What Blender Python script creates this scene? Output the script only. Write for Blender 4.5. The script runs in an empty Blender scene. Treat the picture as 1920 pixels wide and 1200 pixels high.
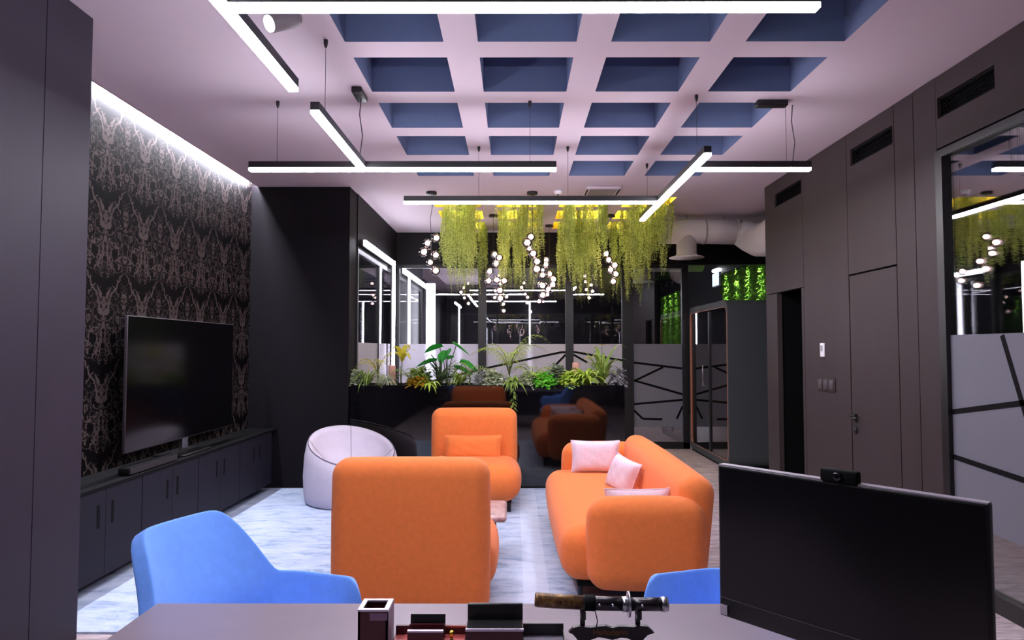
import bpy, bmesh, math, random
from mathutils import Vector, Matrix
R = math.radians
PI = math.pi
random.seed(7)
C = bpy.context.scene.collection
S = bpy.context.scene
# ---------------------------------------------------------------- camera, world, exposure
cd = bpy.data.cameras.new('camera'); cam = bpy.data.objects.new('camera', cd); C.objects.link(cam)
cd.sensor_width = 36; cd.lens = 24.0; cd.clip_start = .05; cd.clip_end = 100
cam.location = (0, 0, 1.5)
cam.rotation_euler = (PI/2 + math.atan(55/1280), 0, math.atan(3/1280))
S.camera = cam
w = bpy.data.worlds.new('night'); S.world = w; w.use_nodes = True
w.node_tree.nodes['Background'].inputs[0].default_value = (.012, .012, .02, 1)
w.node_tree.nodes['Background'].inputs[1].default_value = .3
S.view_settings.view_transform = 'Standard'; S.view_settings.look = 'None'
S.view_settings.gamma = 1; S.view_settings.exposure = 1.1
try:
    S.cycles.max_bounces = 12; S.cycles.transparent_max_bounces = 24; S.cycles.glossy_bounces = 8
    S.cycles.sample_clamp_indirect = 6
except Exception: pass
H = 3.28            # ceiling height
LAMP = 10.4          # linear lamp emission
COOL = (.90, .885, 1.0)
LED_COL = (.86, .86, 1.0)

# ---------------------------------------------------------------- materials
def lin(c):
    return tuple(((v/255)/12.92 if v <= 10 else (((v/255)+.055)/1.055)**2.4) for v in c)
MC = {}
def mat(name, col=(128, 128, 128), rough=.6, metal=0, spec=.5, var=0, vscale=8, bump=0, bscale=200, sheen=0, coat=0, stretch=None, transl=0, col2=None, sss=0):
    if name in MC: return MC[name]
    m = bpy.data.materials.new(name); m.use_nodes = True; nt = m.node_tree; n = nt.nodes; l = nt.links
    b = n['Principled BSDF']
    c = lin(col)
    b.inputs['Base Color'].default_value = (*c, 1); b.inputs['Roughness'].default_value = rough
    b.inputs['Metallic'].default_value = metal; b.inputs['Specular IOR Level'].default_value = spec
    if sheen: b.inputs['Sheen Weight'].default_value = sheen
    if coat: b.inputs['Coat Weight'].default_value = coat; b.inputs['Coat Roughness'].default_value = .05
    tc = n.new('ShaderNodeTexCoord'); mp = n.new('ShaderNodeMapping'); l.new(tc.outputs['Object'], mp.inputs[0])
    if stretch: mp.inputs['Scale'].default_value = stretch
    if var or col2:
        t = n.new('ShaderNodeTexNoise'); t.inputs['Scale'].default_value = vscale; t.inputs['Detail'].default_value = 5
        t.inputs['Roughness'].default_value = .65
        l.new(mp.outputs[0], t.inputs['Vector'])
        r = n.new('ShaderNodeValToRGB'); l.new(t.outputs[0], r.inputs[0])
        r.color_ramp.elements[0].position = .34; r.color_ramp.elements[1].position = .66
        if col2:
            r.color_ramp.elements[0].color = (*c, 1); r.color_ramp.elements[1].color = (*lin(col2), 1)
        else:
            r.color_ramp.elements[0].color = (*[v*(1-var) for v in c], 1)
            r.color_ramp.elements[1].color = (*[min(1, v*(1+var)) for v in c], 1)
        l.new(r.outputs[0], b.inputs['Base Color'])
    if bump:
        t2 = n.new('ShaderNodeTexNoise'); t2.inputs['Scale'].default_value = bscale; t2.inputs['Detail'].default_value = 3
        l.new(mp.outputs[0], t2.inputs['Vector'])
        bp = n.new('ShaderNodeBump'); bp.inputs['Strength'].default_value = bump; bp.inputs['Distance'].default_value = .004
        l.new(t2.outputs[0], bp.inputs['Height']); l.new(bp.outputs[0], b.inputs['Normal'])
    if transl:
        out = n['Material Output']; tr = n.new('ShaderNodeBsdfTranslucent'); mx = n.new('ShaderNodeMixShader')
        tr.inputs[0].default_value = (*c, 1)
        if var or col2: l.new(r.outputs[0], tr.inputs[0])
        mx.inputs[0].default_value = transl
        l.new(b.outputs[0], mx.inputs[1]); l.new(tr.outputs[0], mx.inputs[2]); l.new(mx.outputs[0], out.inputs[0])
    MC[name] = m
    return m
def emat(name, col, s):
    if name in MC: return MC[name]
    m = bpy.data.materials.new(name); m.use_nodes = True; b = m.node_tree.nodes['Principled BSDF']
    b.inputs['Base Color'].default_value = (.8, .8, .8, 1)
    b.inputs['Emission Color'].default_value = (*col, 1); b.inputs['Emission Strength'].default_value = s
    MC[name] = m; return m
def glassmat(name, refl=.14, tint=(.93, .93, .95), edge=.6, rough=0.0):
    if name in MC: return MC[name]
    m = bpy.data.materials.new(name); m.use_nodes = True; nt = m.node_tree; n = nt.nodes; l = nt.links
    for x in list(n): n.remove(x)
    o = n.new('ShaderNodeOutputMaterial'); g = n.new('ShaderNodeBsdfGlossy'); t = n.new('ShaderNodeBsdfTransparent')
    g.inputs['Roughness'].default_value = rough; t.inputs[0].default_value = (*tint, 1)
    lw = n.new('ShaderNodeLayerWeight'); lw.inputs[0].default_value = .25
    mr = n.new('ShaderNodeMapRange'); mr.inputs[1].default_value = 0; mr.inputs[2].default_value = 1
    mr.inputs[3].default_value = refl; mr.inputs[4].default_value = edge
    l.new(lw.outputs['Fresnel'], mr.inputs[0])
    mx = n.new('ShaderNodeMixShader'); l.new(mr.outputs[0], mx.inputs[0]); l.new(t.outputs[0], mx.inputs[1]); l.new(g.outputs[0], mx.inputs[2])
    l.new(mx.outputs[0], o.inputs[0]); MC[name] = m; return m

def damask():
    m = bpy.data.materials.new('damask_wallpaper'); m.use_nodes = True; nt = m.node_tree; n = nt.nodes; l = nt.links
    b = n['Principled BSDF']; tc = n.new('ShaderNodeTexCoord'); sp = n.new('ShaderNodeSeparateXYZ'); l.new(tc.outputs['Object'], sp.inputs[0])
    def mth(op, a, bb=None, c=None):
        x = n.new('ShaderNodeMath'); x.operation = op
        for i, v in enumerate((a, bb, c)):
            if v is None: continue
            if isinstance(v, (int, float)): x.inputs[i].default_value = v
            else: l.new(v, x.inputs[i])
        return x.outputs[0]
    y = mth('SUBTRACT', sp.outputs['Y'], 4.52); z = mth('SUBTRACT', 2.05, sp.outputs['Z'])
    P = .49; Q = .61
    u = mth('PINGPONG', y, P/2)                       # mirrored across each motif
    v = mth('FRACT', mth('ADD', mth('DIVIDE', z, Q), 10))
    cx = n.new('ShaderNodeCombineXYZ'); l.new(u, cx.inputs[0]); l.new(mth('MULTIPLY', v, Q), cx.inputs[1])
    nz = n.new('ShaderNodeTexNoise'); nz.inputs['Scale'].default_value = 8; nz.inputs['Detail'].default_value = 4; nz.inputs['Roughness'].default_value = .7
    l.new(cx.outputs[0], nz.inputs['Vector'])
    w1 = mth('MULTIPLY', mth('SUBTRACT', nz.outputs[0], .5), .22)
    t = mth('MULTIPLY', v, 2)
    og = mth('MULTIPLY', mth('POWER', t, .75), P/2*.92)       # pointed arch springing from each axis
    dist = mth('ABSOLUTE', mth('SUBTRACT', mth('ADD', u, w1), og))
    thick = mth('ADD', .008, mth('MULTIPLY', t, .012))
    line = mth('MULTIPLY', mth('LESS_THAN', dist, thick), mth('LESS_THAN', t, 1.02))
    # crown motif under the arch, opening downwards like a lily
    og2 = mth('MULTIPLY', mth('POWER', mth('ABSOLUTE', mth('SUBTRACT', t, 1.05)), 1.6), P*.24)
    d2 = mth('ABSOLUTE', mth('SUBTRACT', mth('ADD', mth('SUBTRACT', P/2, u), w1), og2))
    line2 = mth('MULTIPLY', mth('LESS_THAN', d2, .010), mth('GREATER_THAN', t, .35))
    line = mth('MAXIMUM', line, line2)
    # inner leaf veins and sprigs
    n2 = n.new('ShaderNodeTexNoise'); n2.inputs['Scale'].default_value = 13; n2.inputs['Detail'].default_value = 6; n2.inputs['Distortion'].default_value = .8
    l.new(cx.outputs[0], n2.inputs['Vector'])
    vein = mth('MULTIPLY', mth('LESS_THAN', mth('ABSOLUTE', mth('SUBTRACT', n2.outputs[0], .5)), .030), mth('GREATER_THAN', mth('ADD', nz.outputs[0], mth('MULTIPLY', t, .12)), .56))
    v3 = n.new('ShaderNodeTexVoronoi'); v3.feature = 'DISTANCE_TO_EDGE'; v3.inputs['Scale'].default_value = 30; l.new(cx.outputs[0], v3.inputs['Vector'])
    speck = mth('MULTIPLY', mth('LESS_THAN', v3.outputs[0], .05), mth('GREATER_THAN', n2.outputs[0], .56))
    f = mth('MAXIMUM', mth('MAXIMUM', line, vein), mth('MULTIPLY', speck, .6))
    mx = n.new('ShaderNodeMix'); mx.data_type = 'RGBA'; l.new(f, mx.inputs[0])
    mx.inputs[6].default_value = (*lin((8, 6, 8)), 1); mx.inputs[7].default_value = (*lin((74, 64, 62)), 1)
    l.new(mx.outputs[2], b.inputs['Base Color']); b.inputs['Roughness'].default_value = .6; b.inputs['Specular IOR Level'].default_value = .08
    return m

def floor_mat():
    m = bpy.data.materials.new('stone_floor'); m.use_nodes = True; nt = m.node_tree; n = nt.nodes; l = nt.links
    b = n['Principled BSDF']; tc = n.new('ShaderNodeTexCoord'); mp = n.new('ShaderNodeMapping'); l.new(tc.outputs['Object'], mp.inputs[0])
    mp.inputs['Scale'].default_value = (2.2, 9, 1); mp.inputs['Rotation'].default_value = (0, 0, R(12))
    t = n.new('ShaderNodeTexNoise'); t.inputs['Scale'].default_value = 2.2; t.inputs['Detail'].default_value = 8; t.inputs['Distortion'].default_value = 1.2
    l.new(mp.outputs[0], t.inputs['Vector'])
    r = n.new('ShaderNodeValToRGB'); l.new(t.outputs[0], r.inputs[0])
    r.color_ramp.elements[0].position = .35; r.color_ramp.elements[0].color = (*lin((150, 134, 138)), 1)
    r.color_ramp.elements[1].position = .68; r.color_ramp.elements[1].color = (*lin((216, 200, 204)), 1)
    e = r.color_ramp.elements.new(.5); e.color = (*lin((188, 170, 174)), 1)
    br = n.new('ShaderNodeTexBrick'); br.inputs['Scale'].default_value = 1; br.inputs['Mortar Size'].default_value = .004
    br.inputs['Brick Width'].default_value = 1.2; br.inputs['Row Height'].default_value = .6; br.offset = .5
    br.inputs['Color1'].default_value = (1, 1, 1, 1); br.inputs['Color2'].default_value = (.93, .93, .93, 1); br.inputs['Mortar'].default_value = (.5, .5, .5, 1)
    l.new(tc.outputs['Object'], br.inputs['Vector'])
    mx = n.new('ShaderNodeMix'); mx.data_type = 'RGBA'; mx.blend_type = 'MULTIPLY'; mx.inputs[0].default_value = 1
    l.new(r.outputs[0], mx.inputs[6]); l.new(br.outputs[0], mx.inputs[7]); l.new(mx.outputs[2], b.inputs['Base Color'])
    b.inputs['Roughness'].default_value = .42
    return m
def rug_mat():
    m = bpy.data.materials.new('blue_rug'); m.use_nodes = True; nt = m.node_tree; n = nt.nodes; l = nt.links
    b = n['Principled BSDF']; tc = n.new('ShaderNodeTexCoord'); mp = n.new('ShaderNodeMapping'); l.new(tc.outputs['Object'], mp.inputs[0])
    mp.inputs['Scale'].default_value = (1.3, 3.2, 1)
    t = n.new('ShaderNodeTexNoise'); t.inputs['Scale'].default_value = 3.2; t.inputs['Detail'].default_value = 9; t.inputs['Roughness'].default_value = .7; t.inputs['Distortion'].default_value = .5
    l.new(mp.outputs[0], t.inputs['Vector'])
    r = n.new('ShaderNodeValToRGB'); l.new(t.outputs[0], r.inputs[0])
    r.color_ramp.elements[0].position = .36; r.color_ramp.elements[0].color = (*lin((138, 154, 187)), 1)
    r.color_ramp.elements[1].position = .60; r.color_ramp.elements[1].color = (*lin((190, 200, 221)), 1)
    e = r.color_ramp.elements.new(.46); e.color = (*lin((172, 185, 210)), 1)
    # woven border stripe along the right side
    sp = n.new('ShaderNodeSeparateXYZ'); l.new(tc.outputs['Object'], sp.inputs[0])
    def mth(op, a, bb):
        x = n.new('ShaderNodeMath'); x.operation = op
        for i, v in enumerate((a, bb)):
            if isinstance(v, (int, float)): x.inputs[i].default_value = v
            else: l.new(v, x.inputs[i])
        return x.outputs[0]
    band = mth('LESS_THAN', mth('ABSOLUTE', mth('SUBTRACT', sp.outputs['X'], .14), 0), .08)
    mx = n.new('ShaderNodeMix'); mx.data_type = 'RGBA'; l.new(mth('MULTIPLY', band, .45), mx.inputs[0])
    mx.inputs[7].default_value = (*lin((206, 214, 232)), 1)
    l.new(r.outputs[0], mx.inputs[6]); l.new(mx.outputs[2], b.inputs['Base Color']); b.inputs['Roughness'].default_value = .95
    b.inputs['Specular IOR Level'].default_value = .1
    t2 = n.new('ShaderNodeTexNoise'); t2.inputs['Scale'].default_value = 160; l.new(tc.outputs['Object'], t2.inputs['Vector'])
    bp = n.new('ShaderNodeBump'); bp.inputs['Strength'].default_value = .5; bp.inputs['Distance'].default_value = .006
    l.new(t2.outputs[0], bp.inputs['Height']); l.new(bp.outputs[0], b.inputs['Normal'])
    return m

CEIL = mat('ceiling_paint', (198, 183, 193), .8, spec=.2)
COFB = mat('coffer_blue', (100, 112, 146), .75, spec=.2, var=.05, vscale=3)
COFY = mat('coffer_yellow', (252, 226, 96), .8, spec=.2)
LAM = mat('dark_laminate', (60, 51, 52), .5, spec=.16, var=.05, vscale=6, stretch=(1, 1, .15))
LAMC = mat('charcoal_laminate', (50, 44, 55), .55, spec=.15, var=.04, vscale=5)
CABM = mat('cabinet_black', (34, 31, 40), .6, spec=.12)
BLOCKM = mat('block_black', (21, 18, 22), .6, spec=.10)
DARK = mat('dark_wall', (28, 25, 28), .6, spec=.15)
BLK = mat('black_metal', (22, 20, 22), .38, spec=.5)
BLKM = mat('black_matt', (12, 11, 13), .75, spec=.12)
VOID = mat('black_void', (8, 8, 9), .9, spec=.1)
GLOSSBLK = mat('gloss_black', (8, 7, 9), .04, spec=.9)
FLOOR = floor_mat(); RUG = rug_mat(); DAM = damask()
ORG = mat('orange_wool', (234, 124, 62), .85, spec=.2, var=.05, vscale=30, bump=.35, bscale=350, sheen=.15)
BLUE = mat('blue_wool', (110, 160, 246), .85, spec=.2, var=.04, vscale=30, bump=.3, bscale=350, sheen=.15)
PINK = mat('pale_pink_linen', (222, 198, 212), .85, spec=.2, var=.06, vscale=40, bump=.4, bscale=300)
BEAN = mat('lilac_fabric', (198, 188, 204), .8, spec=.25, var=.03, vscale=10, bump=.3, bscale=250)
PIPE = mat('piping_grey', (120, 112, 126), .8)
MARB = mat('pink_marble', (208, 176, 176), .3, var=.0, vscale=14, col2=(150, 118, 118))
STEEL = mat('steel', (190, 190, 196), .25, metal=1)
GLASS = glassmat('window_glass', .17, (.93, .93, .95), .7)
GLASSL = glassmat('booth_glass', .30, (.55, .55, .57), .8)
BUB = glassmat('bubble_glass', .13, (.93, .78, .80), 1.0)
FROST = mat('frosted_film', (146, 144, 156), .6, spec=.3, transl=.45)
def filmmat(name, col, k):
    m = bpy.data.materials.new(name); m.use_nodes = True; nt = m.node_tree; n = nt.nodes; l = nt.links
    b = n['Principled BSDF']; b.inputs['Base Color'].default_value = (*lin(col), 1); b.inputs['Roughness'].default_value = .6; b.inputs['Specular IOR Level'].default_value = .2
    rf = n.new('ShaderNodeBsdfRefraction'); rf.inputs['IOR'].default_value = 1.02; rf.inputs['Roughness'].default_value = .55; rf.inputs[0].default_value = (.8, .8, .84, 1)
    mx = n.new('ShaderNodeMixShader'); mx.inputs[0].default_value = k
    l.new(b.outputs[0], mx.inputs[1]); l.new(rf.outputs[0], mx.inputs[2]); l.new(mx.outputs[0], n['Material Output'].inputs[0]); return m
FROSTB = filmmat('frosted_film_back', (212, 208, 222), .35)
DESK = mat('desk_laminate', (132, 119, 130), .38, spec=.4, var=.02, vscale=12)
EM = emat('lamp_diffuser', COOL, LAMP*3.8)
EML = emat('led_strip', LED_COL, 15)
EMC = emat('cove_led', (.86, .88, 1.0), 290)
EMB = emat('bulb_glow', (1.0, .84, .80), 12)
EMG = emat('grow_light', (1.0, .93, .58), 60)

# ---------------------------------------------------------------- mesh builder
class B:
    def __init__(s): s.v = []; s.f = []; s.sm = []
    def add(s, vs, fs, smooth=False):
        o = len(s.v); s.v += [tuple(v) for v in vs]; s.f += [tuple(i+o for i in f) for f in fs]; s.sm += [smooth]*len(fs); return s
    def box(s, x0, x1, y0, y1, z0, z1):
        if x0 > x1: x0, x1 = x1, x0
        if y0 > y1: y0, y1 = y1, y0
        if z0 > z1: z0, z1 = z1, z0
        vs = [(x, y, z) for x in (x0, x1) for y in (y0, y1) for z in (z0, z1)]
        return s.add(vs, [(0, 1, 3, 2), (4, 6, 7, 5), (0, 4, 5, 1), (2, 3, 7, 6), (0, 2, 6, 4), (1, 5, 7, 3)])
    def rbox(s, c, size, r, seg=4, rot=None, puff=0):
        bm = bmesh.new(); bmesh.ops.create_cube(bm, size=1)
        for v in bm.verts: v.co = Vector((v.co.x*size[0], v.co.y*size[1], v.co.z*size[2]))
        r = min(r, min(size)*.499)
        bmesh.ops.bevel(bm, geom=bm.edges[:]+bm.verts[:], offset=r, segments=seg, profile=.5, affect='EDGES')
        if puff:
            bmesh.ops.subdivide_edges(bm, edges=[e for e in bm.edges if e.calc_length() > .12], cuts=6, use_grid_fill=True)
            for v in bm.verts:
                q = [1-(abs(v.co[i])/(size[i]/2))**2 for i in range(3)]
                for i in range(3):
                    j, k = (i+1) % 3, (i+2) % 3
                    if abs(v.co[i]) > size[i]/2-1e-4 or True:
                        v.co[i] += math.copysign(puff*max(0, q[j])*max(0, q[k]), v.co[i])*(abs(v.co[i])/(size[i]/2))
        M = Matrix.Translation(c)
        if rot is not None: M = M @ (rot.to_4x4() if not hasattr(rot, 'to_4x4') or len(rot) == 3 else rot)
        bm.transform(M); bm.verts.ensure_lookup_table()
        s.add([v.co[:] for v in bm.verts], [[v.index for v in f.verts] for f in bm.faces], True); bm.free(); return s
    def tube(s, pts, r, n=8, cap=True, smooth=True):
        pts = [Vector(p) for p in pts]; rs = r if isinstance(r, (list, tuple)) else [r]*len(pts)
        vs = []; fs = []; prev = None
        for i, p in enumerate(pts):
            d = (pts[min(i+1, len(pts)-1)]-pts[max(i-1, 0)])
            d = d.normalized() if d.length > 1e-9 else Vector((0, 0, 1))
            a = prev if prev is not None else (Vector((0, 0, 1)) if abs(d.z) < .9 else Vector((1, 0, 0)))
            u = (a-d*a.dot(d)); u = u.normalized() if u.length > 1e-6 else d.orthogonal().normalized()
            prev = u; q = d.cross(u)
            for k in range(n):
                t = 2*PI*k/n; vs.append(p+u*math.cos(t)*rs[i]+q*math.sin(t)*rs[i])
        for i in range(len(pts)-1):
            for k in range(n):
                a, b2 = i*n+k, i*n+(k+1) % n; fs.append((a, b2, b2+n, a+n))
        if cap: fs += [tuple(range(n-1, -1, -1)), tuple((len(pts)-1)*n+k for k in range(n))]
        return s.add(vs, fs, smooth)
    def lathe(s, prof, c=(0, 0, 0), n=24, axis='z', smooth=True):
        vs = []; fs = []
        for (r, z) in prof:
            for k in range(n):
                t = 2*PI*k/n; p = (r*math.cos(t), r*math.sin(t), z)
                if axis == 'x': p = (p[2], p[0], p[1])
                if axis == 'y': p = (p[0], p[2], p[1])
                vs.append((p[0]+c[0], p[1]+c[1], p[2]+c[2]))
        for i in range(len(prof)-1):
            for k in range(n):
                a, b2 = i*n+k, i*n+(k+1) % n; fs.append((a, b2, b2+n, a+n))
        fs += [tuple(range(n-1, -1, -1)), tuple((len(prof)-1)*n+k for k in range(n))]
        return s.add(vs, fs, smooth)
    def ball(s, c, r, n=14, m=8):
        return s.lathe([(max(1e-4, r*math.sin(PI*i/m)), -r*math.cos(PI*i/m)) for i in range(m+1)], c, n)
    def prism(s, poly, a0, a1, axis='y'):
        n = len(poly); vs = []
        for a in (a0, a1):
            for (p, q) in poly:
                vs.append({'y': (p, a, q), 'x': (a, p, q), 'z': (p, q, a)}[axis])
        return s.add(vs, [tuple(range(n)), tuple(range(2*n-1, n-1, -1))]+[(i, (i+1) % n, (i+1) % n+n, i+n) for i in range(n)])
    def obj(s, name, m, parent=None, bevel=0, subsurf=0):
        me = bpy.data.meshes.new(name); me.from_pydata(s.v, [], s.f); me.validate()
        if len(me.polygons) == len(s.sm): me.polygons.foreach_set('use_smooth', s.sm)
        bm = bmesh.new(); bm.from_mesh(me); bmesh.ops.recalc_face_normals(bm, faces=bm.faces[:]); bm.to_mesh(me); bm.free()
        me.materials.append(m); o = bpy.data.objects.new(name, me); C.objects.link(o)
        if parent is not None: o.parent = parent
        if bevel:
            md = o.modifiers.new('bevel', 'BEVEL'); md.width = bevel; md.segments = 2; md.limit_method = 'ANGLE'
        return o
def leafobj(vs, fs, name, m, parent=None):
    me = bpy.data.meshes.new(name); me.from_pydata(vs, [], fs)
    me.polygons.foreach_set('use_smooth', [False]*len(fs))
    me.materials.append(m); o = bpy.data.objects.new(name, me); C.objects.link(o)
    if parent is not None: o.parent = parent
    return o
def tag(o, label=None, cat=None, group=None, kind=None):
    if label: o['label'] = label
    if cat: o['category'] = cat
    if group: o['group'] = group
    if kind: o['kind'] = kind
    return o
def thing(name, label, cat, loc=(0, 0, 0), rz=0, group=None):
    o = bpy.data.objects.new(name, None); o.empty_display_size = .1; C.objects.link(o); o.location = loc; o.rotation_euler = (0, 0, rz)
    return tag(o, label, cat, group)
def struct(name, b, m, parent=None, bevel=0):
    o = b.obj(name, m, parent, bevel)
    if parent is None: o['kind'] = 'structure'
    return o
def copy_tree(o, parent=None):
    c = o.copy(); C.objects.link(c); c.parent = parent
    for ch in list(o.children): copy_tree(ch, c)
    return c

# ================================================================ ROOM SHELL
YB = -3.3           # rear wall
YG = 10.4           # back glazing
YF = 18.7           # far end of the room behind the glazing
XR = 2.76; XL = -2.87; XW = 4.05
struct('floor', B().box(-3.2, 4.3, YB-.2, YF+.2, -.12, 0), FLOOR)
# ceiling with coffer openings
cx = [-.978, -.207, .565, 1.342]; CW = .572
ryf = [2.55, 3.325, 4.093, 4.862, 5.628, 6.385]; ryb = [7.93, 8.70, 9.47]; CD = .556
xs = sorted([-2.80, 4.3]+[v for c in cx for v in (c, c+CW)]); ys = sorted([YB-.2, YG]+[v for c in ryf+ryb for v in (c, c+CD)])
b = B(); ztop = H+.04
holes = {(c, r) for c in cx for r in ryf+ryb}
for i in range(len(xs)-1):
    for j in range(len(ys)-1):
        if (xs[i], ys[j]) in holes: continue
        x0, x1, y0, y1 = xs[i], xs[i+1], ys[j], ys[j+1]
        b.add([(x0, y0, H), (x1, y0, H), (x1, y1, H), (x0, y1, H)], [(0, 1, 2, 3)])
        b.add([(x0, y0, H+.5), (x1, y0, H+.5), (x1, y1, H+.5), (x0, y1, H+.5)], [(0, 1, 2, 3)])
b.box(-3.2, -2.80, YB-.2, YF, H+.11, H+.2)          # cap above the cove slot
b.box(-2.80, -2.79, YB-.2, YF, H, H+.2)
b.box(-3.2, -2.80, 7.6, YG, H, H+.1)
ceiling = struct('ceiling', b, CEIL)
def coffer(x, y, dp, m):
    b = B(); x1 = x+CW; y1 = y+CD; e = .012; z1 = H+dp
    b.box(x-e, x, y-e, y1+e, H+.001, z1); b.box(x1, x1+e, y-e, y1+e, H+.001, z1)
    b.box(x, x1, y-e, y, H+.001, z1); b.box(x, x1, y1, y1+e, H+.001, z1)
    b.box(x-e, x1+e, y-e, y1+e, z1, z1+e)
    return b.obj('coffer', m, ceiling)
for r in ryf:
    for c in cx: coffer(c, r, .42, COFB)
for r in ryb:
    for c in cx:
        coffer(c, r, .36, COFY)
rowname = ['front', 'middle', 'back']; colname = ['leftmost', 'second from left', 'third from left', 'rightmost']
for ri, r in enumerate(ryb):
    for ci, c in enumerate(cx):
        t = thing('recessed_light', 'warm round grow light deep inside the %s yellow ceiling recess, %s row' % (colname[ci], rowname[ri]), 'ceiling light', (c+CW/2, r+CD/2, H+.34), 0, 'grow lights in the yellow ceiling recesses')
        B().lathe([(.09, 0), (.09, .02), (.07, .02)], (0, 0, 0), 20).obj('rim', BLK, t)
        B().lathe([(.08, -.004), (.08, .004)], (0, 0, 0), 20).obj('diffuser', EMG, t)
# far room ceiling (pale part at left, dark tiles at right)
struct('ceiling_far_pale', B().box(-3.2, -.2, YG+.06, YF+.2, H, H+.1), CEIL)
struct('ceiling_far_dark', B().box(-.2, 4.3, YG+.06, YF+.2, H, H+.1), DARK)

# left: near built-in, wallpapered wall, block, glazing
b = B()
for (y0, y1) in ((YB, -1.6), (-1.594, -.3), (-.294, 1.0), (1.006, 3.24), (3.246, 3.6)): b.box(-3.1, -2.265, y0, y1, 0, H-.001)
struct('wall_left_near', b, LAMC)
struct('wall_left', B().box(-3.1, XL, 3.6, 7.41, 0, H+.11), DAM)
struct('wall_left_block', B().box(-3.1, -1.79, 7.405, 7.75, 0, H-.001), BLOCKM)
struct('wall_rear', B().box(-3.2, 4.3, YB-.15, YB, 0, H-.001), DARK)
# rear window (dark night glass, gives the repeated reflections)
def window(name, axis, at, a0, a1, z0, z1, mull, film=None, fm=None, thick=.05, mw=.06, head=None, side=1):
    """axis 'y': pane in the plane Y=at spanning X a0..a1; axis 'x': plane X=at spanning Y."""
    def bx(b, p0, p1, q0, q1, r0, r1):
        return b.box(p0, p1, q0, q1, r0, r1) if axis == 'y' else b.box(q0, q1, p0, p1, r0, r1)
    root = bx(B(), a0, a1, at-thick/2, at+thick/2, z1, z1+.05)
    for (m0, m1) in mull: bx(root, m0, m1, at-thick/2, at+thick/2, z0, z1)
    bx(root, a0, a1, at-thick/2, at+thick/2, z0, z0+.1)
    o = struct(name, root, BLK)
    bx(B(), a0, a1, at-.004, at+.004, z0+.1, z1).obj('pane', GLASS, o)
    if film: bx(B(), a0, a1, at+side*.006, at+side*.0075, film[0], film[1]).obj('frosted_film', fm or FROST, o)
    return o
def strips(o, axis, at, segs, w=.032):
    b = B()
    for (p, q) in segs:
        p = Vector(p); q = Vector(q); d = (q-p).normalized(); n = Vector((-d.y, d.x))*w/2
        poly = [(p+n), (q+n), (q-n), (p-n)]
        b.prism([(v.x, v.y) for v in poly], at-.010, at+.010, axis)
    b.obj('lattice_strip', BLKM, o)
window('window_4', 'y', YB+.05, -2.25, XR, .05, 2.74, [(-2.25, -2.19), (-.6, -.54), (1.1, 1.16), (2.7, 2.76)], (.43, 1.59), side=1)
# back glazing
wb = window('window_1', 'y', YG, -1.80, 1.649, 0, 2.74, [(-1.80, -1.74), (-.54, -.415), (.79, .91)], (.33, 1.58), side=-1, fm=FROSTB)
strips(wb, 'y', YG, [((-.3, 1.24), (.72, 1.455)), ((.72, 1.455), (.93, 1.459)), ((.93, 1.459), (1.66, 1.33)), ((.79, 1.42), (.55, 1.17)), ((.91, 1.42), (1.12, 1.30)), ((-1.74, .9), (-.3, 1.24))])
wd = window('window_2', 'y', YG, 1.65, 2.66, 0, 2.74, [(1.65, 1.821), (2.56, 2.66)], (.33, 1.58), side=-1, thick=.07, fm=FROST)
strips(wd, 'y', YG, [((1.82, 1.30), (2.56, 1.21)), ((2.27, 1.23), (1.83, 1.02)), ((1.82, 1.03), (2.56, .82)), ((1.82, .67), (2.56, .735)), ((1.82, .58), (1.955, .45)), ((1.955, .45), (2.25, .443)), ((2.56, .64), (2.47, .45))])
struct('wall_back_header', B().box(-1.80, 4.3, YG-.06, YG+.06, 2.79, H-.001), DARK)
# left glazing of the planter bay
wl = window('window_3', 'x', -1.80, 7.75, YG-.03, 0, 2.60, [(7.75, 7.8), (9.0, 9.05), (10.30, 10.37)], (.33, 1.58), side=1, fm=FROSTB)
struct('wall_left_header', B().box(-1.86, -1.78, 7.75, YG, 2.65, H-.001), DARK)
struct('wall_far_left', B().box(-1.95, -1.85, YG+.06, YF, 0, H-.001), DARK)
struct('wall_far', B().box(-1.95, 4.3, YF, YF+.1, 0, H-.001), DARK)
struct('wall_far_right', B().box(XW, XW+.15, 7.45, YF, 0, H-.001), DARK)
# right wall: laminate panels with shadow gaps, vent slots, passage opening and a flush door
G = .004
def panel(b, y0, y1, z0, z1): b.box(XR, XR+.05, y0+G, y1-G, z0+G, z1-G)
b = B()
z_v = (3.0, 3.13)
def with_vent(b, y0, y1, v0, v1, z0, z1):
    panel(b, y0, y1, z0, z_v[0]); panel(b, y0, y1, z_v[1], z1)
    b.box(XR, XR+.05, y0+G, v0, z_v[0]-G, z_v[1]+G); b.box(XR, XR+.05, v1, y1-G, z_v[0]-G, z_v[1]+G)
with_vent(b, 6.48, 7.45, 6.50, 7.16, 2.09, H)
panel(b, 7.14, 7.45, 0, 2.09); panel(b, 6.48, 6.54, 0, 2.09)
panel(b, 5.61, 6.48, 0, H)
with_vent(b, 4.90, 5.61, 4.92, 5.54, 2.11, H)
panel(b, 4.66, 4.90, 0, H)
b.box(XR, XR+.05, 4.41, 4.66-G, 0, H-.001)
with_vent(b, 3.45, 4.41, 3.86, 4.44-.05, 2.80, H)
b.box(XR, XR+.05, YB, 3.45, 2.80, H-.001)
b.box(XR+.05, XR+.06, YB, 7.45, 2.80, 2.98)
b.box(XR+.055, XR+.065, 4.41, 4.9, 0, H-.001)
struct('wall_right', b, LAM)
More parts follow.
